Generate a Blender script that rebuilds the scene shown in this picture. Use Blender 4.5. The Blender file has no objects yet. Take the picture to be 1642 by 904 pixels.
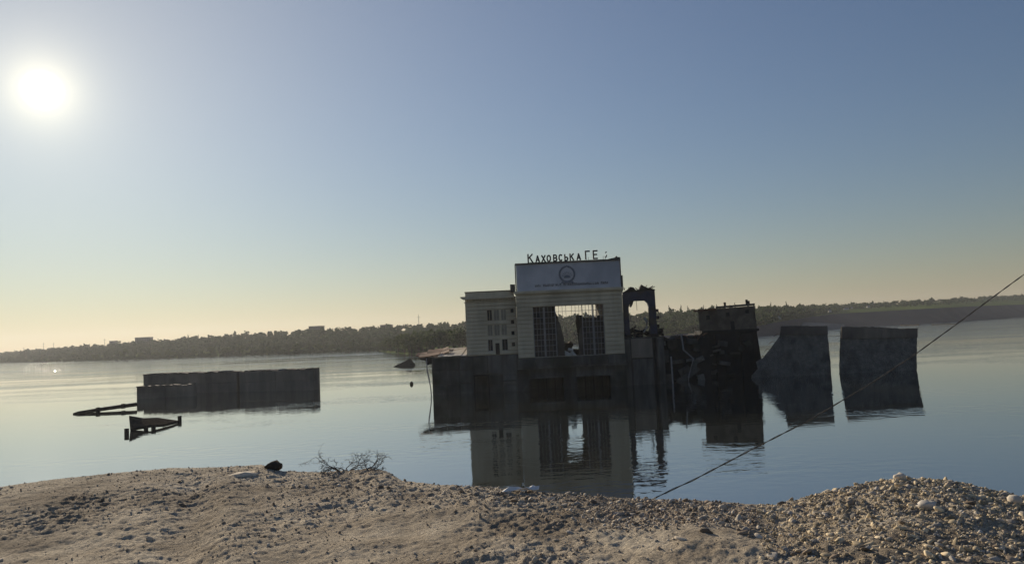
import bpy, math, random
import numpy as np
from mathutils import Vector, Matrix

# ------------------------------------------------------------------ camera
SC = bpy.context.scene
COL = SC.collection
FPX = 1195.0
PITCH = math.atan(84 / FPX)
ROLL = math.atan(0.045)
EYE = 10.8
Fv = Vector((0, math.cos(PITCH), math.sin(PITCH)))
_R0 = Vector((1, 0, 0)); _U0 = Vector((0, -math.sin(PITCH), math.cos(PITCH)))
Rv = math.cos(ROLL) * _R0 - math.sin(ROLL) * _U0
Uv = math.sin(ROLL) * _R0 + math.cos(ROLL) * _U0
CAM = Vector((0, 0, EYE))
cd = bpy.data.cameras.new("camera"); co = bpy.data.objects.new("camera", cd); COL.objects.link(co)
cd.sensor_fit = 'HORIZONTAL'; cd.sensor_width = 36.0; cd.lens = 36.0 * FPX / 1642.0
cd.clip_start = 0.05; cd.clip_end = 20000
M4 = Matrix.Identity(4)
for i in range(3):
    M4[i][0] = Rv[i]; M4[i][1] = Uv[i]; M4[i][2] = -Fv[i]; M4[i][3] = CAM[i]
co.matrix_world = M4
SC.camera = co

def ray(px, py): px = float(px); py = float(py); return Fv + (px - 821) / FPX * Rv - (py - 452) / FPX * Uv
def at(px, py, Y):
    d = ray(px, py); return CAM + d * (Y / d.y)
def atz(px, py, z=0.0):
    d = ray(px, py); return CAM + d * ((z - EYE) / d.z)

# ------------------------------------------------------------------ sky, sun, exposure
SUN_EL = math.radians(17.04); SUN_AZ = math.radians(-32.3)      # azimuth clockwise from +Y
SUN_DIR = Vector((math.sin(SUN_AZ) * math.cos(SUN_EL), math.cos(SUN_AZ) * math.cos(SUN_EL), math.sin(SUN_EL)))
W = bpy.data.worlds.new("World"); SC.world = W; W.use_nodes = True
nt = W.node_tree; nt.nodes.clear()
def N(tree, t, **kw):
    n = tree.nodes.new(t)
    for k, v in kw.items(): setattr(n, k, v)
    return n
sky = N(nt, 'ShaderNodeTexSky', sky_type='NISHITA')
sky.sun_disc = False; sky.sun_elevation = SUN_EL; sky.sun_rotation = SUN_AZ
sky.altitude = 50; sky.air_density = 1.5; sky.dust_density = 0.0; sky.ozone_density = 3.0
bg = N(nt, 'ShaderNodeBackground'); bg.inputs['Strength'].default_value = 0.05
tc = N(nt, 'ShaderNodeTexCoord')
dp = N(nt, 'ShaderNodeVectorMath', operation='DOT_PRODUCT'); dp.inputs[1].default_value = SUN_DIR
nrm = N(nt, 'ShaderNodeVectorMath', operation='NORMALIZE')
nt.links.new(tc.outputs['Generated'], nrm.inputs[0]); nt.links.new(nrm.outputs[0], dp.inputs[0])
ac = N(nt, 'ShaderNodeMath', operation='ARCCOSINE'); nt.links.new(dp.outputs['Value'], ac.inputs[0])
def lobe(amp, width_deg):
    m = N(nt, 'ShaderNodeMath', operation='MULTIPLY'); m.inputs[1].default_value = -1 / math.radians(width_deg)
    e = N(nt, 'ShaderNodeMath', operation='EXPONENT'); s = N(nt, 'ShaderNodeMath', operation='MULTIPLY'); s.inputs[1].default_value = amp
    nt.links.new(ac.outputs[0], m.inputs[0]); nt.links.new(m.outputs[0], e.inputs[0]); nt.links.new(e.outputs[0], s.inputs[0]); return s
mr = N(nt, 'ShaderNodeMapRange', interpolation_type='SMOOTHSTEP')
mr.inputs['From Min'].default_value = math.radians(1.35); mr.inputs['From Max'].default_value = math.radians(.3)
mr.inputs['To Min'].default_value = 0; mr.inputs['To Max'].default_value = 1.5
nt.links.new(ac.outputs[0], mr.inputs['Value'])
l1 = lobe(1.05, 1.35); l2 = lobe(0.50, 17.0)     # dusty aureole round the sun
a1 = N(nt, 'ShaderNodeMath', operation='ADD'); a2 = N(nt, 'ShaderNodeMath', operation='ADD')
nt.links.new(l1.outputs[0], a1.inputs[0]); nt.links.new(l2.outputs[0], a1.inputs[1])
nt.links.new(a1.outputs[0], a2.inputs[0]); nt.links.new(mr.outputs[0], a2.inputs[1])
bg2 = N(nt, 'ShaderNodeBackground'); bg2.inputs['Color'].default_value = (1, .865, .54, 1)
nt.links.new(a2.outputs[0], bg2.inputs['Strength'])
ash = N(nt, 'ShaderNodeAddShader'); out = N(nt, 'ShaderNodeOutputWorld')
tint = N(nt, 'ShaderNodeMix', data_type='RGBA', blend_type='MULTIPLY'); tint.inputs[0].default_value = 1     # white balance
tint.inputs[7].default_value = (.92, .97, 1.24, 1)
nt.links.new(sky.outputs[0], tint.inputs[6]); nt.links.new(tint.outputs[2], bg.inputs['Color'])
nt.links.new(bg.outputs[0], ash.inputs[0]); nt.links.new(bg2.outputs[0], ash.inputs[1]); nt.links.new(ash.outputs[0], out.inputs[0])
sl = bpy.data.lights.new("sun", 'SUN'); sl.energy = 5.0; sl.angle = math.radians(0.53); sl.color = (1, .86, .66)
so = bpy.data.objects.new("sun", sl); COL.objects.link(so)
so.rotation_euler = SUN_DIR.to_track_quat('Z', 'Y').to_euler(); so.location = (0, 0, 60)
SC.view_settings.view_transform = 'Standard'; SC.view_settings.look = 'None'
SC.view_settings.gamma = 1; SC.view_settings.use_curve_mapping = False
SC.view_settings.exposure = 0.1
SC.cycles.use_denoising = True
SC.cycles.max_bounces = 8; SC.cycles.volume_bounces = 0; SC.cycles.caustics_reflective = False; SC.cycles.caustics_refractive = False

# ------------------------------------------------------------------ helpers
rnd = random.Random(7)
RNG = np.random.default_rng(11)

class MB:
    def __init__(s): s.v = []; s.f = []
    def add(s, vs, fs):
        o = len(s.v); s.v += [tuple(p) for p in vs]; s.f += [tuple(i + o for i in f) for f in fs]; return s
    def box(s, x0, x1, y0, y1, z0, z1, mat=None):
        vs = [Vector(p) for p in ((x0,y0,z0),(x1,y0,z0),(x1,y1,z0),(x0,y1,z0),(x0,y0,z1),(x1,y0,z1),(x1,y1,z1),(x0,y1,z1))]
        if mat: vs = [mat @ p for p in vs]
        return s.add(vs, [(0,3,2,1),(4,5,6,7),(0,1,5,4),(1,2,6,5),(2,3,7,6),(3,0,4,7)])
    def cbox(s, x0, x1, y0, y1, z0, z1, b=0.05, mat=None):
        # box with its four front-face edges chamfered
        vs = [(x0,y1,z0),(x1,y1,z0),(x1,y1,z1),(x0,y1,z1),(x0,y0+b,z0),(x1,y0+b,z0),(x1,y0+b,z1),(x0,y0+b,z1),
              (x0+b,y0,z0+b),(x1-b,y0,z0+b),(x1-b,y0,z1-b),(x0+b,y0,z1-b)]
        if mat: vs = [mat @ Vector(p) for p in vs]
        return s.add(vs, [(0,3,2,1),(0,1,5,4),(1,2,6,5),(2,3,7,6),(3,0,4,7),(4,5,9,8),(5,6,10,9),(6,7,11,10),(7,4,8,11),(8,9,10,11)])
    def prism(s, poly, y0, y1):
        # poly of (x,z), extruded in y
        n = len(poly)
        a = sum(poly[i][0]*poly[(i+1)%n][1] - poly[(i+1)%n][0]*poly[i][1] for i in range(n))
        if a < 0: poly = poly[::-1]
        vs = [(x, y0, z) for x, z in poly] + [(x, y1, z) for x, z in poly]
        fs = [tuple(range(n)), tuple(range(2*n-1, n-1, -1))] + [(i, i+n, (i+1)%n+n, (i+1)%n) for i in range(n)]
        return s.add(vs, fs)
    def tube(s, pts, r, n=6):
        pts = [Vector(p) for p in pts]; rs = r if isinstance(r, (list, tuple)) else [r]*len(pts)
        rings = []
        for i, p in enumerate(pts):
            d = (pts[min(i+1, len(pts)-1)] - pts[max(i-1, 0)])
            d = d.normalized() if d.length > 1e-9 else Vector((0,0,1))
            u = d.cross(Vector((0,0,1)))
            if u.length < .05: u = d.cross(Vector((1,0,0)))
            u.normalize(); w = d.cross(u)
            rings.append([p + (u*math.cos(2*math.pi*k/n) + w*math.sin(2*math.pi*k/n))*rs[i] for k in range(n)])
        vs = [q for rg in rings for q in rg]; fs = []
        for i in range(len(pts)-1):
            for k in range(n):
                fs.append((i*n+k, i*n+(k+1)%n, (i+1)*n+(k+1)%n, (i+1)*n+k))
        fs.append(tuple(range(n-1, -1, -1))); fs.append(tuple(range((len(pts)-1)*n, len(pts)*n)))
        return s.add(vs, fs)
    def mesh(s, name):
        me = bpy.data.meshes.new(name); me.from_pydata(s.v, [], s.f); me.update(); return me
    def build(s, name, mat, parent=None, smooth=False):
        me = s.mesh(name); return place(name, me, mat, parent, smooth=smooth)

def place(name, me, mat=None, parent=None, loc=None, smooth=False, rot=None, scale=None):
    o = bpy.data.objects.new(name, me); COL.objects.link(o)
    if mat is not None and len(me.materials) == 0: me.materials.append(mat)
    if smooth:
        me.polygons.foreach_set('use_smooth', [True]*len(me.polygons))
    l = Vector(loc) if loc is not None else Vector((0,0,0))
    if parent is not None:
        o.parent = parent
        if parent.type == 'EMPTY': l = l - parent.location
        elif loc is not None: l = l - wloc(parent)
    o.location = l
    if rot is not None: o.rotation_euler = rot
    if scale is not None: o.scale = scale
    return o
def wloc(o):
    l = Vector(o.location)
    if o.parent is not None: l = l + wloc(o.parent)
    return l
def tag(o, label=None, cat=None, group=None, kind=None):
    if label: o['label'] = label
    if cat: o['category'] = cat
    if group: o['group'] = group
    if kind: o['kind'] = kind
    return o
def thing(name, label, cat, loc=(0,0,0), group=None):
    o = bpy.data.objects.new(name, None); COL.objects.link(o); o.location = loc; o.empty_display_size = .3
    return tag(o, label, cat, group)
def np_mesh(name, verts, faces):
    """verts (n,3), faces (m,k) all the same k"""
    me = bpy.data.meshes.new(name); k = faces.shape[1]; m = len(faces)
    me.vertices.add(len(verts)); me.vertices.foreach_set('co', np.ascontiguousarray(verts, dtype=np.float32).ravel())
    me.loops.add(m*k); me.loops.foreach_set('vertex_index', np.ascontiguousarray(faces, dtype=np.int32).ravel())
    me.polygons.add(m); me.polygons.foreach_set('loop_start', np.arange(0, m*k, k, dtype=np.int32))
    me.update(calc_edges=True); me.validate(); return me

_h = np.random.default_rng(5).random((256, 256))
def vnoise(x, y):
    xi = np.floor(x).astype(int); yi = np.floor(y).astype(int); fx = x-xi; fy = y-yi
    fx = fx*fx*(3-2*fx); fy = fy*fy*(3-2*fy)
    g = lambda i, j: _h[i & 255, j & 255]
    return (g(xi,yi)*(1-fx)+g(xi+1,yi)*fx)*(1-fy) + (g(xi,yi+1)*(1-fx)+g(xi+1,yi+1)*fx)*fy - .5
def fbm(x, y, o=4, gain=.5):
    s = 0; a = 1.0
    for k in range(o):
        s = s + a*vnoise(x*2**k + 17.3*k, y*2**k + 9.1*k); a *= gain
    return s

# ------------------------------------------------------------------ materials
def mat(name):
    m = bpy.data.materials.new(name); m.use_nodes = True; t = m.node_tree; b = t.nodes['Principled BSDF']; return m, t, b
def rough_mat(name, c1, c2, scale=1.0, rough=.9, bump=.3, bdist=.05, island=0.0, streak=False, stain=None, spec=.3):
    m, t, b = mat(name); L = t.links.new
    g = N(t, 'ShaderNodeNewGeometry'); src = g.outputs['Position']
    mp = N(t, 'ShaderNodeMapping'); L(src, mp.inputs['Vector'])
    mp.inputs['Scale'].default_value = (scale, scale, scale*(.18 if streak else 1))
    n1 = N(t, 'ShaderNodeTexNoise'); n1.inputs['Scale'].default_value = 1; n1.inputs['Detail'].default_value = 8; n1.inputs['Roughness'].default_value = .65
    L(mp.outputs[0], n1.inputs['Vector'])
    r = N(t, 'ShaderNodeValToRGB'); r.color_ramp.elements[0].position = .33; r.color_ramp.elements[1].position = .68
    r.color_ramp.elements[0].color = (*c1, 1); r.color_ramp.elements[1].color = (*c2, 1)
    L(n1.outputs[0], r.inputs[0]); colr = r.outputs[0]
    if stain:
        n2 = N(t, 'ShaderNodeTexNoise'); n2.inputs['Scale'].default_value = scale*.35; n2.inputs['Detail'].default_value = 6
        L(src, n2.inputs['Vector'])
        r2 = N(t, 'ShaderNodeValToRGB'); r2.color_ramp.elements[0].position = .48; r2.color_ramp.elements[1].position = .66
        L(n2.outputs[0], r2.inputs[0])
        mx = N(t, 'ShaderNodeMix', data_type='RGBA'); L(r2.outputs[0], mx.inputs[0]); L(colr, mx.inputs[6]); mx.inputs[7].default_value = (*stain, 1)
        colr = mx.outputs[2]
    if island:
        oi = N(t, 'ShaderNodeObjectInfo'); ad = N(t, 'ShaderNodeMath', operation='ADD'); fr = N(t, 'ShaderNodeMath', operation='FRACT')
        L(g.outputs['Random Per Island'], ad.inputs[0]); L(oi.outputs['Random'], ad.inputs[1]); L(ad.outputs[0], fr.inputs[0])
        mr = N(t, 'ShaderNodeMapRange'); mr.inputs['To Min'].default_value = 1-island; mr.inputs['To Max'].default_value = 1+island*.7
        L(fr.outputs[0], mr.inputs['Value'])
        vm = N(t, 'ShaderNodeVectorMath', operation='SCALE'); L(colr, vm.inputs[0]); L(mr.outputs[0], vm.inputs['Scale']); colr = vm.outputs[0]
    L(colr, b.inputs['Base Color']); b.inputs['Roughness'].default_value = rough; b.inputs['Specular IOR Level'].default_value = spec
    if bump:
        n3 = N(t, 'ShaderNodeTexNoise'); n3.inputs['Scale'].default_value = scale*4; n3.inputs['Detail'].default_value = 6
        L(src, n3.inputs['Vector'])
        bp = N(t, 'ShaderNodeBump'); bp.inputs['Strength'].default_value = bump; bp.inputs['Distance'].default_value = bdist
        L(n3.outputs[0], bp.inputs['Height']); L(bp.outputs[0], b.inputs['Normal'])
    return m
MAT = {}
MAT['plaster'] = rough_mat('plaster', (.48,.42,.305), (.63,.56,.42), .5, .9, .3, .03, streak=True, stain=(.39,.34,.25))
MAT['panel'] = rough_mat('painted_panel', (.46,.475,.52), (.56,.575,.62), .45, .8, .2, .02, streak=True, stain=(.38,.40,.45))
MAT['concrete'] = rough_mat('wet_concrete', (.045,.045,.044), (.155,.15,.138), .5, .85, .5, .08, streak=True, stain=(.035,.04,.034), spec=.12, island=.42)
MAT['concrete2'] = rough_mat('pier_concrete', (.13,.128,.12), (.235,.225,.21), 1.3, .9, .9, .25, stain=(.10,.10,.095), spec=.1)
MAT['blocks'] = rough_mat('lock_concrete', (.15,.13,.11), (.28,.245,.205), .3, .95, .5, .1, streak=True, stain=(.095,.085,.078), spec=.1, island=.12)
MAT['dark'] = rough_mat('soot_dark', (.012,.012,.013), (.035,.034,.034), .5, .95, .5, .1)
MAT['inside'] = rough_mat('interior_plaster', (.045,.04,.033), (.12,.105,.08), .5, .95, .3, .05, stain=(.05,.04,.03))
MAT['pale'] = rough_mat('pale_plaster', (.35,.35,.33), (.5,.5,.48), .6, .9, .3, .05)
MAT['trim'] = rough_mat('trim_dark', (.06,.06,.055), (.12,.115,.10), .8, .8, .2, .02)
MAT['metal'] = rough_mat('window_metal', (.20,.20,.21), (.34,.33,.33), 2, .6, .1, .01)
MAT['dusty'] = rough_mat('dusty_pane', (.20,.185,.15), (.30,.275,.22), 1.5, .6, .1, .01)
MAT['emblem'] = rough_mat('emblem_relief', (.17,.19,.23), (.24,.26,.31), 1.2, .8, .2, .02)
MAT['letter'] = rough_mat('letter_metal', (.02,.022,.028), (.05,.05,.06), 1.5, .6, .1, .01)
MAT['crane'] = rough_mat('crane_blue', (.012,.017,.045), (.03,.037,.066), .9, .55, .2, .02, stain=(.035,.03,.03))
MAT['brick'] = rough_mat('brick_wall', (.09,.075,.06), (.16,.135,.105), .8, .9, .4, .03, stain=(.06,.05,.042))
MAT['rust'] = rough_mat('rusty_sheet', (.10,.045,.025), (.2,.10,.06), 1.2, .8, .3, .03, stain=(.06,.035,.025))
MAT['roof'] = rough_mat('pale_roof', (.30,.28,.25), (.5,.47,.43), .9, .85, .3, .03, stain=(.2,.15,.11))
MAT['wood'] = rough_mat('wet_wood', (.03,.026,.022), (.07,.06,.05), 2, .8, .3, .03, spec=0)
MAT['twig'] = rough_mat('dead_twig', (.09,.08,.075), (.2,.18,.16), 8, .9, .2, .004)
MAT['steel'] = rough_mat('cable_steel', (.02,.02,.02), (.10,.09,.08), 9, .6, .2, .004)
MAT['mud'] = rough_mat('far_mud', (.026,.032,.05), (.048,.054,.072), .02, .95, 0, 0, spec=0)
MAT['sand'] = rough_mat('far_sand', (.13,.125,.12), (.2,.19,.175), .03, .95, 0, 0, spec=0)
MAT['field'] = rough_mat('far_field', (.055,.085,.025), (.11,.135,.045), .012, .95, 0, 0, spec=0, stain=(.04,.055,.028))
MAT['house'] = rough_mat('house_white', (.5,.49,.46), (.65,.63,.6), .3, .9, 0, 0)
MAT['block_far'] = rough_mat('block_far', (.16,.15,.15), (.22,.21,.2), .1, .9, 0, 0)
MAT['roof_far'] = rough_mat('house_roof', (.08,.06,.055), (.14,.11,.10), .3, .9, 0, 0)
m, t, b = mat('bank_soil'); L = t.links.new; MAT['ground'] = m
g = N(t, 'ShaderNodeNewGeometry')
def gnoise(sc, det=6, ro=.6):
    n = N(t, 'ShaderNodeTexNoise'); n.inputs['Scale'].default_value = sc; n.inputs['Detail'].default_value = det; n.inputs['Roughness'].default_value = ro; L(g.outputs['Position'], n.inputs['Vector']); return n.outputs[0]
def gramp(src, p0, p1, c0, c1):
    r = N(t, 'ShaderNodeValToRGB'); r.color_ramp.elements[0].position = p0; r.color_ramp.elements[1].position = p1; r.color_ramp.elements[0].color = (*c0, 1); r.color_ramp.elements[1].color = (*c1, 1); L(src, r.inputs[0]); return r.outputs[0]
def gmix(f, a_, b_, mode='MIX'):
    mx = N(t, 'ShaderNodeMix', data_type='RGBA', blend_type=mode)
    if isinstance(f, float): mx.inputs[0].default_value = f
    else: L(f, mx.inputs[0])
    L(a_, mx.inputs[6]); L(b_, mx.inputs[7]); return mx.outputs[2]
base = gramp(gnoise(2.2), .3, .7, (.40,.345,.275), (.60,.54,.445))
dark = gramp(gnoise(.9, 7, .65), .42, .62, (1.08,1.06,1.02), (.64,.61,.58))
grain = gramp(gnoise(55, 4, .7), .32, .7, (.55,.54,.53), (1.35,1.33,1.3))
L(gmix(1.0, gmix(1.0, base, dark, 'MULTIPLY'), grain, 'MULTIPLY'), b.inputs['Base Color'])
b.inputs['Roughness'].default_value = .97; b.inputs['Specular IOR Level'].default_value = .05
bp = N(t, 'ShaderNodeBump'); bp.inputs['Strength'].default_value = 1; bp.inputs['Distance'].default_value = .035; L(gnoise(26, 8, .72), bp.inputs['Height']); L(bp.outputs[0], b.inputs['Normal'])
MAT['stone'] = rough_mat('limestone', (.46,.365,.235), (.67,.56,.395), 7, .92, .4, .008, island=.6, spec=.15)
MAT['stone_grey'] = rough_mat('grey_stone', (.28,.255,.225), (.48,.44,.39), 7, .92, .4, .008, island=.5, spec=.15)
MAT['stone_brown'] = rough_mat('brown_stone', (.22,.17,.125), (.40,.32,.24), 7, .92, .4, .008, island=.5, spec=.15)
MAT['clod'] = rough_mat('dry_clod', (.36,.305,.24), (.60,.53,.435), 7, .95, .4, .008, island=.5, spec=.1)
MAT['sheeting'] = rough_mat('white_sheet', (.6,.6,.6), (.8,.8,.8), 5, .4, .1, .01)
MAT['bed'] = rough_mat('river_bed', (.05,.045,.035), (.08,.07,.055), .1, .95, 0, 0)
MAT['trunk'] = rough_mat('bark', (.04,.032,.025), (.08,.065,.05), 2, .95, .2, .03)
def leafmat(name, c1, c2):
    m, t, b = mat(name); L = t.links.new
    g = N(t, 'ShaderNodeNewGeometry'); oi = N(t, 'ShaderNodeObjectInfo')
    ad = N(t, 'ShaderNodeMath', operation='ADD'); fr = N(t, 'ShaderNodeMath', operation='FRACT')
    L(g.outputs['Random Per Island'], ad.inputs[0]); L(oi.outputs['Random'], ad.inputs[1]); L(ad.outputs[0], fr.inputs[0])
    mx = N(t, 'ShaderNodeMix', data_type='RGBA'); mx.inputs[6].default_value = (*c1, 1); mx.inputs[7].default_value = (*c2, 1)
    L(fr.outputs[0], mx.inputs[0]); L(mx.outputs[2], b.inputs['Base Color']); b.inputs['Roughness'].default_value = .8
    b.inputs['Specular IOR Level'].default_value = .1
    tr = N(t, 'ShaderNodeBsdfTranslucent'); L(mx.outputs[2], tr.inputs[0]); ms = N(t, 'ShaderNodeMixShader'); ms.inputs[0].default_value = .25
    o = t.nodes['Material Output']; L(b.outputs[0], ms.inputs[1]); L(tr.outputs[0], ms.inputs[2]); L(ms.outputs[0], o.inputs[0])
    return m
MAT['leaf'] = leafmat('foliage', (.035,.055,.018), (.08,.11,.035))
MAT['leaf2'] = leafmat('foliage_dry', (.036,.055,.028), (.07,.095,.045))
m, t, b = mat('window_glass'); b.inputs['Base Color'].default_value = (.012,.013,.015,1); b.inputs['Roughness'].default_value = .35; b.inputs['Specular IOR Level'].default_value = .12; MAT['glass'] = m
# water
m, t, b = mat('river_water'); L = t.links.new; MAT['water'] = m
b.inputs['Base Color'].default_value = (.025,.028,.024,1); b.inputs['Roughness'].default_value = .03; b.inputs['IOR'].default_value = 2.0
g = N(t, 'ShaderNodeNewGeometry')
def wnoise(sx, sy, detail):
    mp = N(t, 'ShaderNodeMapping'); mp.inputs['Scale'].default_value = (sx, sy, 1); L(g.outputs['Position'], mp.inputs['Vector'])
    n = N(t, 'ShaderNodeTexNoise'); n.inputs['Scale'].default_value = 1; n.inputs['Detail'].default_value = detail; L(mp.outputs[0], n.inputs['Vector']); return n
n1 = wnoise(.55, .8, 3); n2 = wnoise(.02, .05, 4)
# calm near the ruin, livelier patches in the current
pr = N(t, 'ShaderNodeMapRange'); pr.inputs['From Min'].default_value = .45; pr.inputs['From Max'].default_value = .64
pr.inputs['To Min'].default_value = .006; pr.inputs['To Max'].default_value = .06; L(n2.outputs[0], pr.inputs['Value'])
bp = N(t, 'ShaderNodeBump'); bp.inputs['Distance'].default_value = 1.0; sx_ = N(t, 'ShaderNodeSeparateXYZ'); L(g.outputs['Position'], sx_.inputs[0])
wr = N(t, 'ShaderNodeMapRange'); wr.inputs['From Min'].default_value = 150; wr.inputs['From Max'].default_value = 520; wr.inputs['To Min'].default_value = 0; wr.inputs['To Max'].default_value = .13; L(sx_.outputs['Y'], wr.inputs['Value'])   # open river is wind-ruffled, the lee of the ruin is calm
n3 = wnoise(.0035, .035, 5)
st = N(t, 'ShaderNodeMapRange'); st.inputs['From Min'].default_value = .4; st.inputs['From Max'].default_value = .62; st.inputs['To Min'].default_value = .15; st.inputs['To Max'].default_value = 1.9; L(n3.outputs[0], st.inputs['Value'])   # wind streaks
wm = N(t, 'ShaderNodeMath', operation='MULTIPLY'); L(wr.outputs[0], wm.inputs[0]); L(st.outputs[0], wm.inputs[1])
wa = N(t, 'ShaderNodeMath', operation='ADD'); L(pr.outputs[0], wa.inputs[0]); L(wm.outputs[0], wa.inputs[1]); L(wa.outputs[0], bp.inputs['Strength']); L(n1.outputs[0], bp.inputs['Height'])
L(bp.outputs[0], b.inputs['Normal'])
gs = N(t, 'ShaderNodeBsdfGlossy'); gs.inputs['Color'].default_value = (.93,.95,.95,1); gs.inputs['Roughness'].default_value = .03; L(bp.outputs[0], gs.inputs['Normal'])
ms = N(t, 'ShaderNodeMixShader'); ms.inputs[0].default_value = .36; L(b.outputs[0], ms.inputs[1]); L(gs.outputs[0], ms.inputs[2]); L(ms.outputs[0], t.nodes['Material Output'].inputs[0])

# ------------------------------------------------------------------ water and ground sheets
s = MB(); s.add([(-4000,-300,-6),(4000,-300,-6),(4000,4500,-6),(-4000,4500,-6)], [(0,1,2,3)])
tag(s.build('ground', MAT['bed']), kind='structure')
s = MB(); s.add([(-3990,-290,0),(3990,-290,0),(3990,4490,0),(-3990,4490,0)], [(0,1,2,3)])
tag(s.build('water', MAT['water']), kind='structure')

# ------------------------------------------------------------------ far bank
# (px, waterline y, top of the bare shore y, ridge ground y)
FAR = [(-260,593.5,592,580),(0,582,581,568),(100,580,579,562),(200,577,576,554),(300,573.5,572.3,547),(400,570,569,541),(500,566.5,565.3,535),(600,563,561.8,532),(700,560,558,528),
       (800,557,552,522),(900,553,548,517),(1000,549,543,511),(1065,546,538,506),(1150,542.5,530,502),(1215,539.5,522,499),(1260,535,514,497),(1300,529,508,495),(1340,525.5,503,493),(1430,521,498,488),(1500,517.5,494,484),
       (1560,513,491,480),(1642,508,488,476),(1900,496,476,463)]
def far_row(px):
    ks = [q[0] for q in FAR]; wy = np.interp(px, ks, [q[1] for q in FAR]); my = np.interp(px, ks, [q[2] for q in FAR]); ry = np.interp(px, ks, [q[3] for q in FAR])
    Wp = atz(px, wy, 0.0); Y = Wp.y
    Mp = at(px, my, Y*1.10); Rp = at(px, ry, Y*1.42)
    return Wp, Mp, Rp
pxs = np.arange(-260, 1901, 12.0)
rows = [far_row(p) for p in pxs]
def hill_pt(i_f, t):
    """point on the hill at (fractional) column and 0..1 from shore to ridge"""
    i = int(max(0, min(len(rows)-2, i_f))); f_ = i_f - i
    a_ = rows[i]; b_ = rows[i+1]
    Mp = a_[1].lerp(b_[1], f_); Rp = a_[2].lerp(b_[2], f_)
    return Mp.lerp(Rp, t)
mb = MB(); n = len(rows)
for Wp, Mp, Rp in rows:
    b0 = Wp + (Wp-Mp)*.06; mb.v += [(b0.x, b0.y, -1.2), tuple(Wp.lerp(Mp, .02)), tuple(Wp.lerp(Mp, .5)+Vector((0,0,-.15*(Mp.z)))), tuple(Mp)]
mb.f = [(i*4+j, (i+1)*4+j, (i+1)*4+j+1, i*4+j+1) for i in range(n-1) for j in range(3)]
o = mb.build('shore_slope', MAT['mud'], smooth=True); tag(o, kind='structure')
mb = MB()
for i, (Wp, Mp, Rp) in enumerate(rows):
    mb.v += [tuple(Mp+Vector((0,0,-.05)))]
    for t in (.25, .5, .75, 1.0):
        p = Mp.lerp(Rp, t); p.z += float(vnoise(np.array([i*.13]), np.array([t*3.]))[0])*2.2*t; mb.v.append(tuple(p))
    q = Rp + (Rp-Mp)*.3; mb.v.append((q.x, q.y, Rp.z-5)); q = Rp + (Rp-Mp)*.6; mb.v.append((q.x, q.y, -2))
mb.f = [(i*7+j, (i+1)*7+j, (i+1)*7+j+1, i*7+j+1) for i in range(n-1) for j in range(6)]
o = mb.build('far_hill', MAT['field'], smooth=True); tag(o, kind='structure')
# pale sandbar at the foot of the slope
mb = MB(); sb = []
for k in range(13):
    px = 1246 + k*9; w_ = math.sin(math.pi*(k+.5)/13)**.5
    p = atz(px, np.interp(px, [1246,1354], [529,525.5])+4*w_, 0); q = at(px, np.interp(px, [1246,1354], [514,519.5]), p.y*1.12)
    mb.v += [(p.x, p.y, -.3), tuple(p.lerp(q, .5)+Vector((0,0,.1))), tuple(q)]
mb.f = [(i*3+j, (i+1)*3+j, (i+1)*3+j+1, i*3+j+1) for i in range(12) for j in range(2)]
tag(mb.build('sandbar', MAT['sand'], smooth=True), kind='structure')
# dark mud spit and thin boom in the water
def spit(name, pts, half, h):
    mb = MB(); k = len(pts)
    for i, (px, py) in enumerate(pts):
        p = atz(px, py, 0); d = (p-CAM); d.z = 0; d.normalize(); w_ = half*math.sin(math.pi*(i+.4)/(k-.2))
        hh = h*(.5+.5*abs(math.sin(i*2.1)))
        mb.v += [tuple(p-d*w_*2+Vector((0,0,-.2))), tuple(p+Vector((0,0,hh))), tuple(p+d*w_*2+Vector((0,0,-.2)))]
    mb.f = [(i*3+j, (i+1)*3+j, (i+1)*3+j+1, i*3+j+1) for i in range(k-1) for j in range(2)]
    return mb.build(name, MAT['mud'])
tag(spit('mud_spit', [(1488,519),(1510,518),(1535,516.5),(1560,514.5),(1585,513),(1605,511.5),(1622,510)], 14, 2.2), kind='structure')
boom = thing('timber_boom', 'thin dark timber boom floating off the mud spit', 'boom', atz(1470, 522, 0))
for a_, b_ in (((1444,521.5),(1474,520.8)),((1494,520.5),(1534,519.5))):
    MB().tube([atz(*a_, .3), atz(*b_, .3)], .6, 5).build('log', MAT['wood'], boom)
for p_ in ((1446,521.5),(1472,521),(1496,520.6)):
    q = atz(*p_, 0); MB().box(q.x-.5, q.x+.5, q.y-.5, q.y+.5, -1, 1.6).build('post', MAT['wood'], boom)

# trees ------------------------------------------------------------
def crown(rg, nclump, nleaf, leaf, rx, rz, zc):
    c = rg.normal(size=(nclump, 3)); c /= np.linalg.norm(c, axis=1)[:, None]; c *= rg.uniform(.35, .95, (nclump, 1))
    c *= np.array([rx, rx, rz]); c[:, 2] += zc
    cr = rg.uniform(.22, .42, nclump)*rx
    k = rg.integers(nclump, size=nleaf); d = rg.normal(size=(nleaf, 3)); d /= np.linalg.norm(d, axis=1)[:, None]
    ctr = c[k] + d*cr[k][:, None]*rg.uniform(.5, 1.05, (nleaf, 1))
    u = rg.normal(size=(nleaf, 3)); u /= np.linalg.norm(u, axis=1)[:, None]; w_ = np.cross(u, rg.normal(size=(nleaf, 3))); w_ /= np.linalg.norm(w_, axis=1)[:, None]
    sz = leaf*rg.uniform(.6, 1.4, (nleaf, 1))
    v = np.stack([ctr-u*sz, ctr+w_*sz*.7, ctr+u*sz, ctr-w_*sz*.7], 1).reshape(-1, 3)
    return v, np.arange(nleaf*4).reshape(-1, 4)
tg = np.random.default_rng(31)
TREES = []
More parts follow.
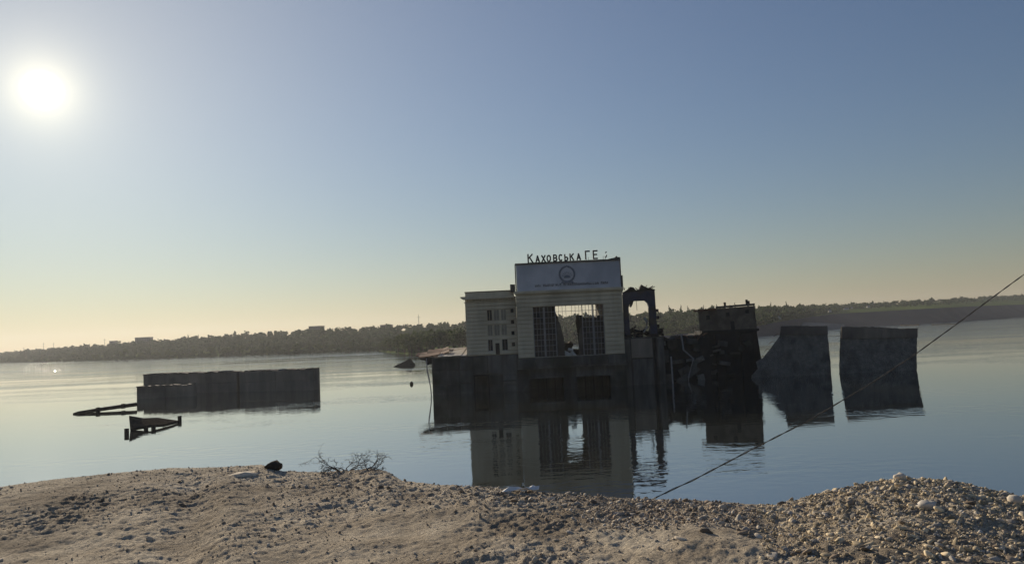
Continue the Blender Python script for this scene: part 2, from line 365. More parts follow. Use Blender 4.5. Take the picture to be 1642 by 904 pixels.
for kind in range(5):
    rx, rz, zc = [(4.2,4.6,7.2),(3.4,5.6,8.4),(5.0,4.2,6.6),(2.6,6.4,9.2),(4.6,5.0,7.6)][kind]
    v, f = crown(tg, 16, 620, .62, rx, rz, zc); cm = np_mesh('crown', v, f); cm.materials.append(MAT['leaf'] if kind % 2 == 0 else MAT['leaf2'])
    tm = MB(); tm.tube([(0,0,-1.5),(.1,.05,2),(.25,-.1,zc*.7),(.2,.1,zc)], [.42,.34,.22,.08], 6)
    for q in range(4):
        a_ = q*1.6+kind; tm.tube([(.15,0,zc*.45+q*.3),(math.cos(a_)*rx*.35, math.sin(a_)*rx*.35, zc*.8+q*.2),(math.cos(a_)*rx*.6, math.sin(a_)*rx*.6, zc+1)], [.16,.1,.04], 5)
    tmm = tm.mesh('trunk'); tmm.materials.append(MAT['trunk']); TREES.append((cm, tmm, zc+rz))
def tree(p, h, kind, name, label, group, wide=1.0):
    cm, tm, H = TREES[kind]; t_ = thing(name, label, 'tree', p, group); sc = h/H; rz = rnd.uniform(0, 6.28)
    for nm, m_ in (('trunk', tm), ('crown', cm)):
        c_ = place(nm, m_, None, t_, loc=p); c_.scale = (sc*wide, sc*wide, sc); c_.rotation_euler = (0, 0, rz)
# the leafy grove that stands nearest, on a low tongue of land
tongue = MB(); tp = []
for px, py in ((606,562.5),(625,565),(660,567.5),(700,568.5),(745,568),(800,564)):
    p = atz(px, py, 0); q = p + Vector((-.03*p.y if px < 640 else 0, 130, 3.2)); tongue.v += [(p.x, p.y-2, -.5), (p.x, p.y+6, .9), tuple(q)]
tongue.f = [(i*3+j, (i+1)*3+j, (i+1)*3+j+1, i*3+j+1) for i in range(5) for j in range(2)]
tag(tongue.build('wooded_tongue', MAT['field'], smooth=True), kind='structure')
for k in range(34):
    px = 612 + (k % 17)*8.6 + rnd.uniform(-4, 4); back = k >= 17
    base = atz(px, np.interp(px, [606,625,660,700,745,800], [562.5,565,567.5,568.5,568,564]) - .5, .3)
    p = base*1.0; off = rnd.uniform(6, 20) + (45 if back else 0); p.y += off; p.x *= p.y/base.y; p.z = .6 + off*.02
    top = np.interp(px, [606,625,660,700,745,800], [549,540,533,527,524,521]) + rnd.uniform(-2, 5) - (2 if back else 0)
    h = max(5, at(px, top, p.y).z - p.z)
    kd = rnd.choice([0,2,4,4,0,1])
    tree(p, h, kd, 'willow_tree', {0: 'round green tree in the grove on the low tongue of land', 1: 'narrow duller green tree in the grove on the low tongue of land', 2: 'broad spreading green tree in the grove on the low tongue of land', 4: 'full bushy green tree in the grove on the low tongue of land'}[kd], 'grove on the wooded tongue', rnd.uniform(1.0, 1.35))
# trees along the far water's edge, a few standing in the flood
for k, px in enumerate([150,168,186,203,214,226,238,252,268,283,300,309,322,340,352,364,377,388,402,416,430,447,463,478,494,510,528,545,560,576,592,606]):
    wy = np.interp(px, [q[0] for q in FAR], [q[1] for q in FAR]); p = atz(px + rnd.uniform(-4, 4), wy - .2, 0)
    p = p*(1+rnd.uniform(.002, .02)); p.z = .4
    h = (rnd.uniform(9, 15) if px < 450 else rnd.uniform(10, 15))*(p.y/1000)**.5
    kd = rnd.randrange(5)
    tree(p, h, kd, 'shore_tree', ('round', 'narrow olive', 'broad low', 'tall slim olive', 'bushy')[kd] + " tree rooted at the far water's edge below the wooded hill", "trees along the far water's edge", rnd.uniform(.9, 1.3))
# distant woods as one mass each
lowc = [crown(np.random.default_rng(60+i), 9, 46, 1.9, 4.4, 4.2, 5.6) for i in range(6)]
def wood(name, spots, label, material):
    vs, fs, off = [], [], 0
    for p, h in spots:
        v, f = lowc[rnd.randrange(6)]; a_ = rnd.uniform(0, 6.28); sc = h/10.0
        q = (v*np.array([sc*rnd.uniform(.8,1.2)]*2+[sc]))@rotz_(a_).T + np.array(p); vs.append(q); fs.append(f+off); off += len(v)
    me = np_mesh(name, np.concatenate(vs), np.concatenate(fs)); o = place(name, me, material); tag(o, label, 'woodland', kind='stuff')
def rotz_(a_): c_, s_ = math.cos(a_), math.sin(a_); return np.array([[c_,-s_,0],[s_,c_,0],[0,0,1]])
col_of = lambda px: (px+260)/12.0
sp = []
for k in range(2300):
    px = rnd.uniform(-60, 1010); t_ = rnd.random()**.75
    p = hill_pt(col_of(px), t_); sp.append(((p.x, p.y, p.z-.6), rnd.uniform(6, 11.5)*(1.0 if t_ < .9 else rnd.uniform(.75, 1.05))))
wood('hillside_wood', sp, 'dark continuous woodland covering the hillside across the water', MAT['leaf2'])
sp = []
for k in range(900):
    px = rnd.uniform(1000, 1345); t_ = rnd.random(); p = hill_pt(col_of(px), t_); sp.append(((p.x, p.y, p.z-.6), rnd.uniform(4, 9.5)))
for k in range(900):
    px = rnd.uniform(1340, 1720); t_ = 1-.6*rnd.random()**2; p = hill_pt(col_of(px), t_); sp.append(((p.x, p.y, p.z-.8), rnd.uniform(3, 8)*rnd.uniform(.6, 1.3)))
wood('village_wood', sp, 'green trees and hedges along the top of the bare grey slope', MAT['leaf'])
sp = []
for k in range(900):
    px = rnd.uniform(-60, 1010); wy = np.interp(px, [q[0] for q in FAR], [q[1] for q in FAR]); p = atz(px, wy-.15, 0)*rnd.uniform(1.0, 1.05); sp.append(((p.x, p.y, -.8+.02*rnd.random()), rnd.uniform(2.5, 6.5)))
for k in range(260):
    px = rnd.uniform(607, 800); p = atz(px, np.interp(px, [606,625,660,700,745,800], [562.5,565,567.5,568.5,568,564]) - .3, 0)*rnd.uniform(1.0, 1.06); sp.append(((p.x, p.y, -.7), rnd.uniform(2, 5.5)))
wood('shore_scrub', sp, "low scrub lining the far water's edge beneath the trees", MAT['leaf2'])
# taller single trees on the skyline
for px in (302,318,1074,1092,1104,1128,1200,1236,1262,1150,1180):
    p = hill_pt(col_of(px), .98)
    tree(Vector((p.x, p.y, p.z-.5)), rnd.uniform(11, 14), 3, 'poplar_tree', 'slim tall tree rising above the skyline of the hill', 'tall trees on the skyline', .55)
# flats, houses and masts on the hill ---------------------------------
def flats(px, wpx, hpx, label, t_=.97, floors=5, bays=8):
    p = hill_pt(col_of(px), t_); m_ = p.y/FPX; w_ = wpx*m_; h_ = hpx*m_+5
    th = thing('apartment_block', label, 'building', p, 'flats on the skyline')
    MB().box(p.x-w_/2, p.x+w_/2, p.y-6, p.y+6, p.z-3, p.z+h_).build('wall', MAT['block_far'], th)
    MB().box(p.x-w_/2-.4, p.x+w_/2+.4, p.y-6.4, p.y+6.4, p.z+h_, p.z+h_+.6).build('roof', MAT['roof_far'], th)
    wm = MB().box(-.7, .7, -.08, .08, -.8, .8).mesh('window'); wm.materials.append(MAT['glass'])
    for i in range(bays):
        for j in range(floors):
            place('window', wm, None, th, loc=(p.x-w_/2+w_*(i+.5)/bays, p.y-6.05, p.z+h_-2.2-j*2.9))
flats(231, 24, 7, 'grey block of flats with a flat roof above the wooded hill, beside slim trees', bays=9)
flats(508, 22, 7, 'long grey flat-roofed block rising just above the hillside wood', bays=8)
flats(620, 18, 5, 'low wide grey block half hidden behind the hillside wood', bays=6)
flats(182, 8, 5, 'small grey tower block on the skyline of the wooded hill', bays=3)
for (px, t_) in ((1238,.35),(1247,.22),(1300,.45),(1310,.55),(1316,.4),(1357,.5),(1366,.62),(1330,.3),(1285,.5),(1392,.6)):
    p = hill_pt(col_of(px), t_); w_ = rnd.uniform(2.2, 3.8); h_ = rnd.uniform(2.6, 3.6); p.z -= .5
    th = thing('cottage', 'small white cottage with a dark pitched roof among trees on the far slope', 'house', p, 'white cottages on the far slope')
    MB().box(p.x-w_, p.x+w_, p.y-3, p.y+3, p.z-1, p.z+h_).build('wall', MAT['house'], th)
    MB().add([(p.x-w_-.4,p.y-3.4,p.z+h_),(p.x+w_+.4,p.y-3.4,p.z+h_),(p.x+w_+.4,p.y+3.4,p.z+h_),(p.x-w_-.4,p.y+3.4,p.z+h_),(p.x-w_-.4,p.y,p.z+h_+1.9),(p.x+w_+.4,p.y,p.z+h_+1.9)],
             [(0,3,2,1),(0,1,5,4),(2,3,4,5),(1,2,5),(3,0,4)]).build('roof', MAT['roof_far'], th)
for px, h_ in ((38,15),(70,22),(86,20),(168,18),(672,22)):
    p = hill_pt(col_of(px), .96); th = thing('lattice_mast', 'thin bare mast sticking up from the distant ridge', 'mast', p, 'masts on the distant ridge')
    MB().tube([p, p+Vector((0,0,h_))], [.55,.25], 5).build('pole', MAT['block_far'], th)
    MB().tube([p+Vector((-2.2,0,h_*.82)), p+Vector((2.2,0,h_*.82))], .22, 4).build('crossarm', MAT['block_far'], th)
# ------------------------------------------------------------------ power station
BY = 143.0
ps = thing('power_station', 'ruined pale power station with rooftop lettering, shattered tall window and lower side wing', 'building', (6, BY, 0))
def courses(parent, x0, x1, z0, n, h, y, thick, openings, matl, jag=None):
    for k in range(n):
        za, zb = z0+k*h, z0+(k+1)*h; cuts = [(a_, b_) for a_, b_, k0, k1 in openings if k0 <= k < k1]
        edges = [x0] + [e for c_ in sorted(cuts) for e in c_] + [x1]
        for i in range(0, len(edges), 2):
            a_, b_ = edges[i], edges[i+1]
            if b_-a_ < .05: continue
            if jag and b_ == x1: b_ -= jag(k)
            MB().cbox(a_, b_, y, y+thick, za+.03, zb-.03, .05).build('stone_course', matl, parent)
# --- tall block (front at BY)
fw = MB()
fw.box(.6, 3.7, BY+.36, BY+1.2, 4.2, 19.0); fw.box(17.3, 21.0, BY+.36, BY+1.2, 4.2, 19.0); fw.box(3.7, 17.3, BY+.36, BY+1.2, 15.85, 19.0); fw.box(3.7, 17.3, BY+.36, BY+1.2, 4.2, 6.25)
fwo = fw.build('front_wall', MAT['plaster'], ps)
jg = random.Random(3)
courses(fwo, .6, 3.7, 6.25, 12, .8, BY, .35, [], MAT['plaster'])
courses(fwo, 17.3, 21.0, 6.25, 12, .8, BY, .35, [], MAT['plaster'], jag=lambda k: (jg.uniform(.25, .9) if k in (3,4) else (jg.uniform(0,.2) if k < 6 else 0)))
courses(fwo, .6, 21.0, 15.85, 3, .8, BY, .35, [], MAT['plaster'])
mo = MB().box(.45, 21.15, BY-.25, BY+.34, 18.27, 18.5).box(.3, 21.3, BY-.5, BY+.34, 18.503, 18.95).build('cornice', MAT['plaster'], ps)
pan = MB().box(.9, 20.9, BY+.05, BY+1.6, 18.97, 24.1).build('parapet_panel', MAT['panel'], ps)
MB().box(.7, 21.05, BY-.2, BY+1.75, 24.103, 24.35).build('coping', MAT['trim'], pan)
MB().prism([(18.2,24.353),(20.0,24.66),(20.35,25.0),(20.5,24.75),(21.05,24.7),(21.05,24.353)], BY-.12, BY+1.5).build('torn_coping', MAT['trim'], pan)
for x_ in (.72, 20.93): MB().box(x_-.03+(0 if x_ > 1 else -.06), x_+.12, BY-.05, BY+1.62, 18.98, 24.098).build('edge_strip', MAT['trim'], pan)
MB().box(-.4, .55, BY+.3, BY+1.8, 18.97, 20.4).build('chimney_stub', MAT['trim'], ps)
MB().box(21.0, 21.35, BY+.2, BY+1.0, 19.0, 21.2).build('torn_flashing', MAT['trim'], ps)
# emblem: wreath of leaves round a disc with rays, ribbon below
em = MB()
ecx, ecz = 10.65, 21.9
for i in range(28):
    a_ = math.radians(100 + 340*i/27)      # open at the top
    r_ = 1.42; c_ = Vector((ecx+math.cos(a_)*r_, BY+.02, ecz+math.sin(a_)*r_*1.02))
    tdir = a_+math.pi/2*(1 if i > 13 else -1)*.75
    m_ = Matrix.Translation(c_) @ Matrix.Rotation(-tdir, 4, 'Y'); em.cbox(-.3, .3, -.06, .03, -.13, .13, .04, m_)
em.prism([(ecx-.7, ecz-.75),(ecx+.7, ecz-.75),(ecx+.5, ecz-.35),(ecx+.2, ecz-.15),(ecx-.2, ecz-.15),(ecx-.5, ecz-.35)], BY-.03, BY+.04)
for k in range(7):
    a_ = math.radians(15+25*k); m_ = Matrix.Translation(Vector((ecx, BY+.02, ecz-.5))) @ Matrix.Rotation(-a_, 4, 'Y'); em.cbox(.55, 1.05, -.04, .02, -.06, .06, .02, m_)
em.prism([(ecx-1.25, ecz-1.75),(ecx+1.25, ecz-1.75),(ecx+1.05, ecz-1.35),(ecx-1.05, ecz-1.35)], BY-.06, BY+.045)
em.build('emblem', MAT['emblem'], ps)
# worn one-line inscription, its letters no longer readable: four words of short strokes
ig = random.Random(12); ins = MB()
x_ = 4.35
for wn, wd in ((4, 1.25), (9, 3.55), (17, 6.9), (4, 1.6)):
    st = wd/wn
    for k in range(wn):
        ins.box(x_+k*st+st*.12, x_+k*st+st*.3, BY-.0, BY+.045, 19.66, 20.16)
        if ig.random() < .75: ins.box(x_+k*st+st*.6, x_+k*st+st*.78, BY+.0, BY+.045, 19.66, 20.16-ig.choice((0,.14)))
        zz = 19.72+ig.choice((0,.15,.3)); ins.box(x_+k*st+st*.3, x_+k*st+st*.6, BY+.0, BY+.045, zz, zz+.09)
    x_ += wd+.33
ins.build('inscription', MAT['letter'], pan)
# roof lettering
def stroke(mb, pts, w_, ox, oz, sx, sz, y0, y1):
    for (a_, b_) in zip(pts[:-1], pts[1:]):
        p = Vector((ox+a_[0]*sx, oz+a_[1]*sz)); q = Vector((ox+b_[0]*sx, oz+b_[1]*sz)); d = (q-p); d.normalize(); nn = Vector((-d.y, d.x))*w_/2; p = p-d*w_*.35; q = q+d*w_*.35
        mb.prism([(p+nn)[:], (p-nn)[:], (q-nn)[:], (q+nn)[:]], y0+rnd.uniform(0,.012), y1+rnd.uniform(0,.012))
arc = lambda cx, cz, rx, rz, a0, a1, n_=10: [(cx+rx*math.cos(math.radians(a0+(a1-a0)*i/n_)), cz+rz*math.sin(math.radians(a0+(a1-a0)*i/n_))) for i in range(n_+1)]
GL = {'К': [[(0,0),(0,1)],[(0,.45),(.85,1)],[(.3,.62),(.9,0)]], 'А': [[(0,0),(.45,1),(.9,0)],[(.2,.33),(.7,.33)]], 'Х': [[(0,0),(.85,1)],[(0,1),(.85,0)]],
      'О': [arc(.45,.5,.45,.5,0,360,14)], 'В': [[(0,0),(0,1)],[(0,1)]+arc(.4,.76,.36,.24,90,-90,6)+[(0,.52)],[(0,.52)]+arc(.42,.26,.42,.26,90,-90,6)+[(0,0)]],
      'С': [arc(.47,.5,.45,.5,50,310,12)], 'Ь': [[(0,1),(0,0)]+arc(.4,.27,.38,.27,-90,90,6)+[(0,.54)]], 'Г': [[(0,0),(0,1),(.8,1)]], 'Е': [[(.8,1),(0,1),(0,0),(.8,0)],[(0,.52),(.66,.52)]],
      'c': [arc(.47,.5,.45,.5,292,345,4), [(.72,.74),(.86,.86)]]}
lz = lambda x_: 24.38
spec = [('К',847,1.55,0),('А',859.5,1.18,0),('Х',869,1.22,0),('О',877.5,1.15,.03),('В',888,1.15,.05),('С',896.5,1.15,.06),('Ь',906,1.12,.08),('К',914.5,1.2,.08),('А',925.5,1.15,.1),('Г',939.5,1.5,.16),('Е',952,1.5,.18),('c',967,1.3,.26)]
sg = thing('roof_lettering', 'dark metal rooftop letters spelling the station name, the last one broken', 'sign', (10, BY+.6, 24.36))
for ch, px, h_, dz in spec:
    p = at(px, 418, BY+.6); mb = MB()
    for st in GL[ch]: stroke(mb, st, .27 if ch != 'c' else .2, p.x, 24.52+dz, h_*.62, h_, BY+.5, BY+.66)
    lo = mb.build('letter', MAT['letter'], sg)
    for dx in (.1, .55): MB().box(p.x+dx*h_*.62-.03, p.x+dx*h_*.62+.03, BY+.7, BY+.76, 24.35, 24.9+dz).build('support_rod', MAT['letter'], lo)
MB().box(3.2, 18.4, BY+.72, BY+.80, 24.44, 24.50).build('base_rail', MAT['letter'], sg)
# --- great window: mullion grid, panes
wf = MB()
X0, X1, Z0, Z1 = 3.7, 17.3, 6.25, 15.85
wfo = None
bays = [(3.75, 5.75), (5.95, 8.0), (13.2, 15.15), (15.35, 17.25)]
def bar(x0, x1, z0, z1, d=.0): wf.box(x0, x1, BY+.42+d, BY+.56+d, z0, z1)
nrow = 9; rh = (Z1-Z0)/nrow
for bi, (a_, b_) in enumerate(bays):
    for x_ in (a_, b_): bar(x_-.08, x_+.08, Z0, Z1)
    for q in (1, 2):
        x_ = a_+(b_-a_)*q/3; bar(x_-.035, x_+.035, Z0, Z1, .003)
    for k in range(nrow+1): bar(a_, b_, Z0+k*rh-.04, Z0+k*rh+.04, .006)
# bare bars left hanging in the shattered middle
for x_ in (8.7, 9.4, 10.1, 11.2, 11.9, 12.6): bar(x_-.03, x_+.03, 13.0+.6*((x_*7) % 1), Z1, .003)
for k in (8,): bar(8.0, 13.2, Z0+k*rh-.035, Z0+k*rh+.035, .006)
wfo = wf.build('window_frame', MAT['metal'], ps)
pg = random.Random(8)
for bi, (a_, b_) in enumerate(bays):
    pw = (b_-a_)/3
    pm = MB().box(-pw/2+.03, pw/2-.03, -.012, .012, -rh/2+.03, rh/2-.03).mesh('pane'); pm.materials.append(MAT['glass'])
    for c_ in range(3):
        for k in range(nrow):
            pr_ = .8 if k < 5 else (.35 if bi < 2 else .12)
            if k == 8 and bi >= 2: pr_ = 0
            if k < 2 and c_ == 1: pr_ = .3
            if pg.random() < pr_: place('pane', pm, None, wfo, loc=(a_+pw*(c_+.5), BY+.5, Z0+rh*(k+.5)), rot=(pg.uniform(-.03,.03), 0, pg.uniform(-.03,.03)))
# columns left standing in the gap
MB().prism([(8.15,4.3),(9.55,4.3),(9.5,9.5),(9.2,11.0),(8.9,12.4),(8.15,13.6)], BY+.8, BY+1.7).build('broken_pillar', MAT['brick'], ps)
MB().prism([(12.35,4.3),(13.12,4.3),(13.12,12.0),(12.7,11.4),(12.3,9.4)], BY+.8, BY+1.7).build('broken_pillar', MAT['brick'], ps)
# --- hall behind
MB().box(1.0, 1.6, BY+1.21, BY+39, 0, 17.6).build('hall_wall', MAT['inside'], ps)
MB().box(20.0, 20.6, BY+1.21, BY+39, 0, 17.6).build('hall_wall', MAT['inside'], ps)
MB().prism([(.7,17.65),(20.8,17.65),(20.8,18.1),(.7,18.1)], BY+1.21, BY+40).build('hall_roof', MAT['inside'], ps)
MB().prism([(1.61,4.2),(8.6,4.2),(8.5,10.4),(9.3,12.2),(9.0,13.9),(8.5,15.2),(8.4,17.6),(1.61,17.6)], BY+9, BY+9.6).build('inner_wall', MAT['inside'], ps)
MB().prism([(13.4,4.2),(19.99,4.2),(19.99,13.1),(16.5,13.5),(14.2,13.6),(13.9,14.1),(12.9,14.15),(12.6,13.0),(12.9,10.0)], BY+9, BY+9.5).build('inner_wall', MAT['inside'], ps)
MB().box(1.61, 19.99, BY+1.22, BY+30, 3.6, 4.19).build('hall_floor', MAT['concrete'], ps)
rub = MB(); rg_ = random.Random(5)
for k in range(70):
    c_ = Vector((rg_.uniform(8.3, 13.4), BY+rg_.uniform(10, 24), 0)); c_.z = 4.6+rg_.uniform(0, 1)*(1.6+ (c_.y-BY-8)*.13)
    m_ = Matrix.Translation(c_) @ Matrix.Rotation(rg_.uniform(-.9,.9), 4, 'X') @ Matrix.Rotation(rg_.uniform(-.9,.9), 4, 'Y') @ Matrix.Rotation(rg_.uniform(0,3), 4, 'Z')
    s_ = rg_.uniform(.4, 1.1); rub.box(-s_, s_, -s_*.7, s_*.7, -s_*.3, s_*.3, m_)
ro = rub.build('rubble', MAT['inside']); tag(ro, 'broken slabs heaped inside the hall behind the shattered window', 'rubble', kind='stuff')
for (x_, z_, s_, rx_) in ((10.0, 6.55, .85, .5), (11.2, 6.5, .6, .9), (10.7, 7.35, .5, .3)):
    m_ = Matrix.Translation((x_, BY+1.4, z_)) @ Matrix.Rotation(rx_, 4, 'Y') @ Matrix.Rotation(-.5, 4, 'X')
    o = MB().cbox(-s_, s_, -.25, .25, -s_*.5, s_*.5, .08, m_).build('wall_fragment', MAT['pale'])
    tag(o, 'pale broken wall fragment lying on the sill of the shattered window', 'rubble', 'pale fragments on the window sill')
# --- side wing (front at BY+1.4)
wy = BY+1.4
wing = MB().box(-9.3, .58, wy+.35, wy+12, 7.0, 18.2).build('wing_wall', MAT['plaster'], ps)
k_ = (17.2-7.1)/14
win = []
cols = [(-5.15,-4.15),(-3.85,-2.75),(-2.45,-1.4)]
for a_, b_ in cols: win += [(a_, b_, 9, 12), (a_, b_, 5, 8)]
win += [(-5.15,-4.25,1,4), (-3.75,-2.95,0,3), (-2.45,-1.35,1,4)]
small = [(-.55,.05,11,12),(-.55,.05,8,9),(-.55,.05,5,6),(-.55,.05,2,3)]
courses(wing, -9.3, .58, 7.1, 14, k_, wy, .33, win+small, MAT['plaster'])
wdark = {0}
for i, (a_, b_, k0, k1) in enumerate(win):
    z0, z1 = 7.1+k0*k_, 7.1+k1*k_
    if (a_, k0) == (-3.75, 0):
        d_ = MB().box(a_, b_, wy+.26, wy+.32, z0, z1).build('door', MAT['dark'], wing)
        MB().box(a_-.14, a_-.003, wy-.06, wy+.2, z0, z1).box(b_+.003, b_+.14, wy-.06, wy+.2, z0, z1).box(a_-.14, b_+.14, wy-.06, wy+.2, z1+.003, z1+.2).build('door_surround', MAT['plaster'], wing)
        continue
    wn = MB().box(a_, a_+.07, wy+.16, wy+.3, z0, z1).box(b_-.07, b_, wy+.16, wy+.3, z0, z1).box(a_+.071, b_-.071, wy+.16, wy+.3, z0, z0+.07).box(a_+.071, b_-.071, wy+.16, wy+.3, z1-.07, z1).box((a_+b_)/2-.03, (a_+b_)/2+.03, wy+.17, wy+.29, z0+.071, z1-.071)
    wo = wn.build('window', MAT['plaster'] if k0 != 1 else MAT['metal'], wing)
    MB().box(a_+.071, b_-.071, wy+.24, wy+.26, z0+.071, z1-.071).build('pane', MAT['glass'] if (k0 == 1 or (i == 0)) else MAT['dusty'], wing)
for a_, b_, k0, k1 in small:
    MB().box(a_, b_, wy+.24, wy+.3, 7.1+k0*k_, 7.1+k1*k_).build('window', MAT['dark'], wing)
MB().box(-9.45, .57, wy-.12, wy+.34, 17.22, 17.42).build('frieze_band', MAT['plaster'], wing)
dm = MB().cbox(-.16, .16, -.3, .1, -.22, .22, .03).mesh('dentil'); dm.materials.append(MAT['plaster'])
for k in range(16): place('dentil', dm, None, wing, loc=(-9.1+k*.62, wy-.04, 17.65))
MB().prism([(-9.6,17.88),(-10.1,18.2),(-10.1,18.45),(-9.3,18.45),(.28,18.45),(.28,17.88)], wy-.75, wy+.6).build('wing_cornice', MAT['plaster'], wing)
MB().box(-9.2, .28, wy-.1, wy+11, 18.453, 19.25).build('wing_parapet', MAT['plaster'], wing)
MB().box(-9.3, .28, wy-.2, wy+11.1, 19.253, 19.4).build('coping', MAT['trim'], wing)
# --- base
ba = MB()
ba.box(-16, -8.0, BY, BY+14, -5, 7.0); ba.box(-8.0, -5.2, BY, BY+14, 3.3, 7.0); ba.box(-8.0, -5.2, BY+2.5, BY+14, -5, 3.3); ba.box(-5.2, .2, BY, BY+14, -5, 7.0)
ba.box(.2, .95, BY+.37, BY+14, 4.1, 6.98)
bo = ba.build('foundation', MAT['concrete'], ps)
pgm = random.Random(2)
def panels(parent, x0, x1, z0, z1, nx, nz, y, m_, gap=.1, th=.25):
    for i in range(nx):
        for j in range(nz):
            if pgm.random() < .06: continue
            a_ = x0+(x1-x0)*i/nx+gap; b_ = x0+(x1-x0)*(i+1)/nx-gap; c_ = z0+(z1-z0)*j/nz+gap; d_ = z0+(z1-z0)*(j+1)/nz-gap
            yy = y-th+pgm.uniform(-.04, .04); MB().cbox(a_, b_, yy, y-.003, c_, d_, .04).build('panel', m_, parent)
panels(bo, -15.9, -8.1, -.6, 6.9, 3, 3, BY, MAT['concrete'])
panels(bo, -8.0, .1, 3.4, 6.9, 3, 1, BY, MAT['concrete'])
panels(bo, -5.1, .1, -.6, 3.3, 2, 2, BY, MAT['concrete'])
MB().box(-8.1, -7.85, BY-.3, BY-.16, -1, 3.4).box(-5.35, -5.1, BY-.3, BY-.16, -1, 3.4).box(-8.1, -5.1, BY-.32, BY-.17, 3.2, 3.45).build('gate_frame', MAT['dark'], ps)
MB().box(-3.2, -.1, BY-.6, BY-.16, 2.0, 2.2).build('platform_ledge', MAT['concrete'], ps)
tb = MB()
tb.box(.2, 2.5, BY-.3, BY+14, -5, 4.1); tb.box(9.0, 11.5, BY-.3, BY+14, -5, 4.1); tb.box(17.9, 21, BY-.3, BY+14, -5, 4.1); tb.box(2.5, 9, BY-.3, BY+14, 2.25, 4.1); tb.box(11.5, 17.9, BY-.3, BY+14, 2.25, 4.1)
tb.box(2.5, 9, BY+5, BY+14, -5, 2.25); tb.box(11.5, 17.9, BY+5, BY+14, -5, 2.25)
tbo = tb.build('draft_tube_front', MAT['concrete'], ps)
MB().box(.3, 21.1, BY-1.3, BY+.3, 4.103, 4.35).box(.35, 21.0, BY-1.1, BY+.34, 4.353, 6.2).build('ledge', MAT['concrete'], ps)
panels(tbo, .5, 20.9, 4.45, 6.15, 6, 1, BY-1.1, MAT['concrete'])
for a_ in (2.5, 11.5):
    MB().box(a_-.15, a_+6.65, BY-.5, BY-.303, 2.25, 2.55).build('lintel', MAT['concrete'], tbo)
    for q in range(1, 4): MB().box(a_+q*1.62-.08, a_+q*1.62+.08, BY+.4, BY+.6, -2, 2.25).build('gate_bar', MAT['dark'], tbo)
MB().prism([(.9,.0),(2.3,1.8),(2.45,1.5),(1.2,-.3)], BY-.7, BY-.32).build('strut', MAT['concrete'], ps)
# --- low annex at the left with pale torn roof
an = thing('annex_roof', 'pale torn sheet roof with rusty edge sagging over the low concrete block', 'roof', (-13, BY+5, 7.1))
nS = 7
for k in range(nS):
    x0 = -15.7+k*.9; z0 = 7.15+.05*math.sin(k*1.7)
    v = [(x0, BY-.3, z0), (x0+.86, BY-.3, z0), (x0+.86+.5, BY+11, z0+1.35), (x0+.5, BY+11, z0+1.35)]
    MB().add([*v, *[(q[0], q[1], q[2]+.09) for q in v]], [(0,3,2,1),(4,5,6,7),(0,1,5,4),(1,2,6,5),(2,3,7,6),(3,0,4,7)]).build('roof_sheet', MAT['roof'] if k > 0 else MAT['rust'], an)
rg_ = random.Random(9)
for k in range(9):
    x0 = -18.6+k*.55; y0 = BY+rg_.uniform(2, 11); z0 = 7.3+.12*(y0-BY)*(.9 if k > 3 else .4)+.1
    m_ = Matrix.Translation((x0, y0, z0)) @ Matrix.Rotation(rg_.uniform(-.35,.3), 4, 'Y') @ Matrix.Rotation(.15, 4, 'X')
    MB().box(-1.1, 1.3, -1.6, 1.6, -.06, .06, m_).build('rusty_sheet', MAT['rust'], an)
MB().prism([(-18.4,7.1),(-15.95,7.1),(-15.95,5.9),(-16.9,5.7),(-17.2,6.5),(-18.2,6.8)], BY+.5, BY+4).build('overhang', MAT['dark'], an)
ro = MB().tube([(-17.0, BY, 7.0),(-16.9, BY-.2, 4.5),(-16.35, BY-.3, 1.6),(-16.2, BY-.3, -1)], .1, 5).build('bent_pipe', MAT['metal']); tag(ro, 'thin bent pipe hanging from the annex roof into the water', 'pipe')
ro = MB().tube([(-17.3, BY+1, 6.8),(-16.6, BY+.6, 3),(-16.25, BY+.2, -.6)], .05, 4).build('hanging_cable', MAT['letter']); tag(ro, 'thin dark cable dangling beside the bent pipe at the annex', 'cable')
# ------------------------------------------------------------------ gantry crane and its block
gb = thing('crane_block', 'wet dark concrete block under the blue gantry crane', 'block', (25, 147, 0))
MB().box(21.05, 28.9, 145, 156, -5, 9.1).build('body', MAT['concrete'], gb)
for k, (a_, b_, c_, d_) in enumerate(((21.2,22.3,-1,8.8),(22.5,26.6,5.2,8.9),(22.6,26.6,-1,4.9),(27.6,28.85,-1,8.9))):
    MB().cbox(a_, b_, 144.75+.06*k, 144.997, c_, d_, .06).build('facing_slab', MAT['concrete'] if k != 1 else MAT['blocks'], gb)
MB().box(26.9, 27.3, 144.6, 144.99, -2, 9.0).build('guide_slot', MAT['dark'], gb)
o = MB().tube([(30.0,144.5,5.2),(30.05,144.5,-2)], .16, 6).build('standing_pipe', MAT['metal']); tag(o, 'upright pale pipe standing in the water beside the crane block', 'pipe')
gc = thing('gantry_crane', 'wrecked blue gantry crane with torn beam on top', 'crane', (25.5, 146.5, 9.1))
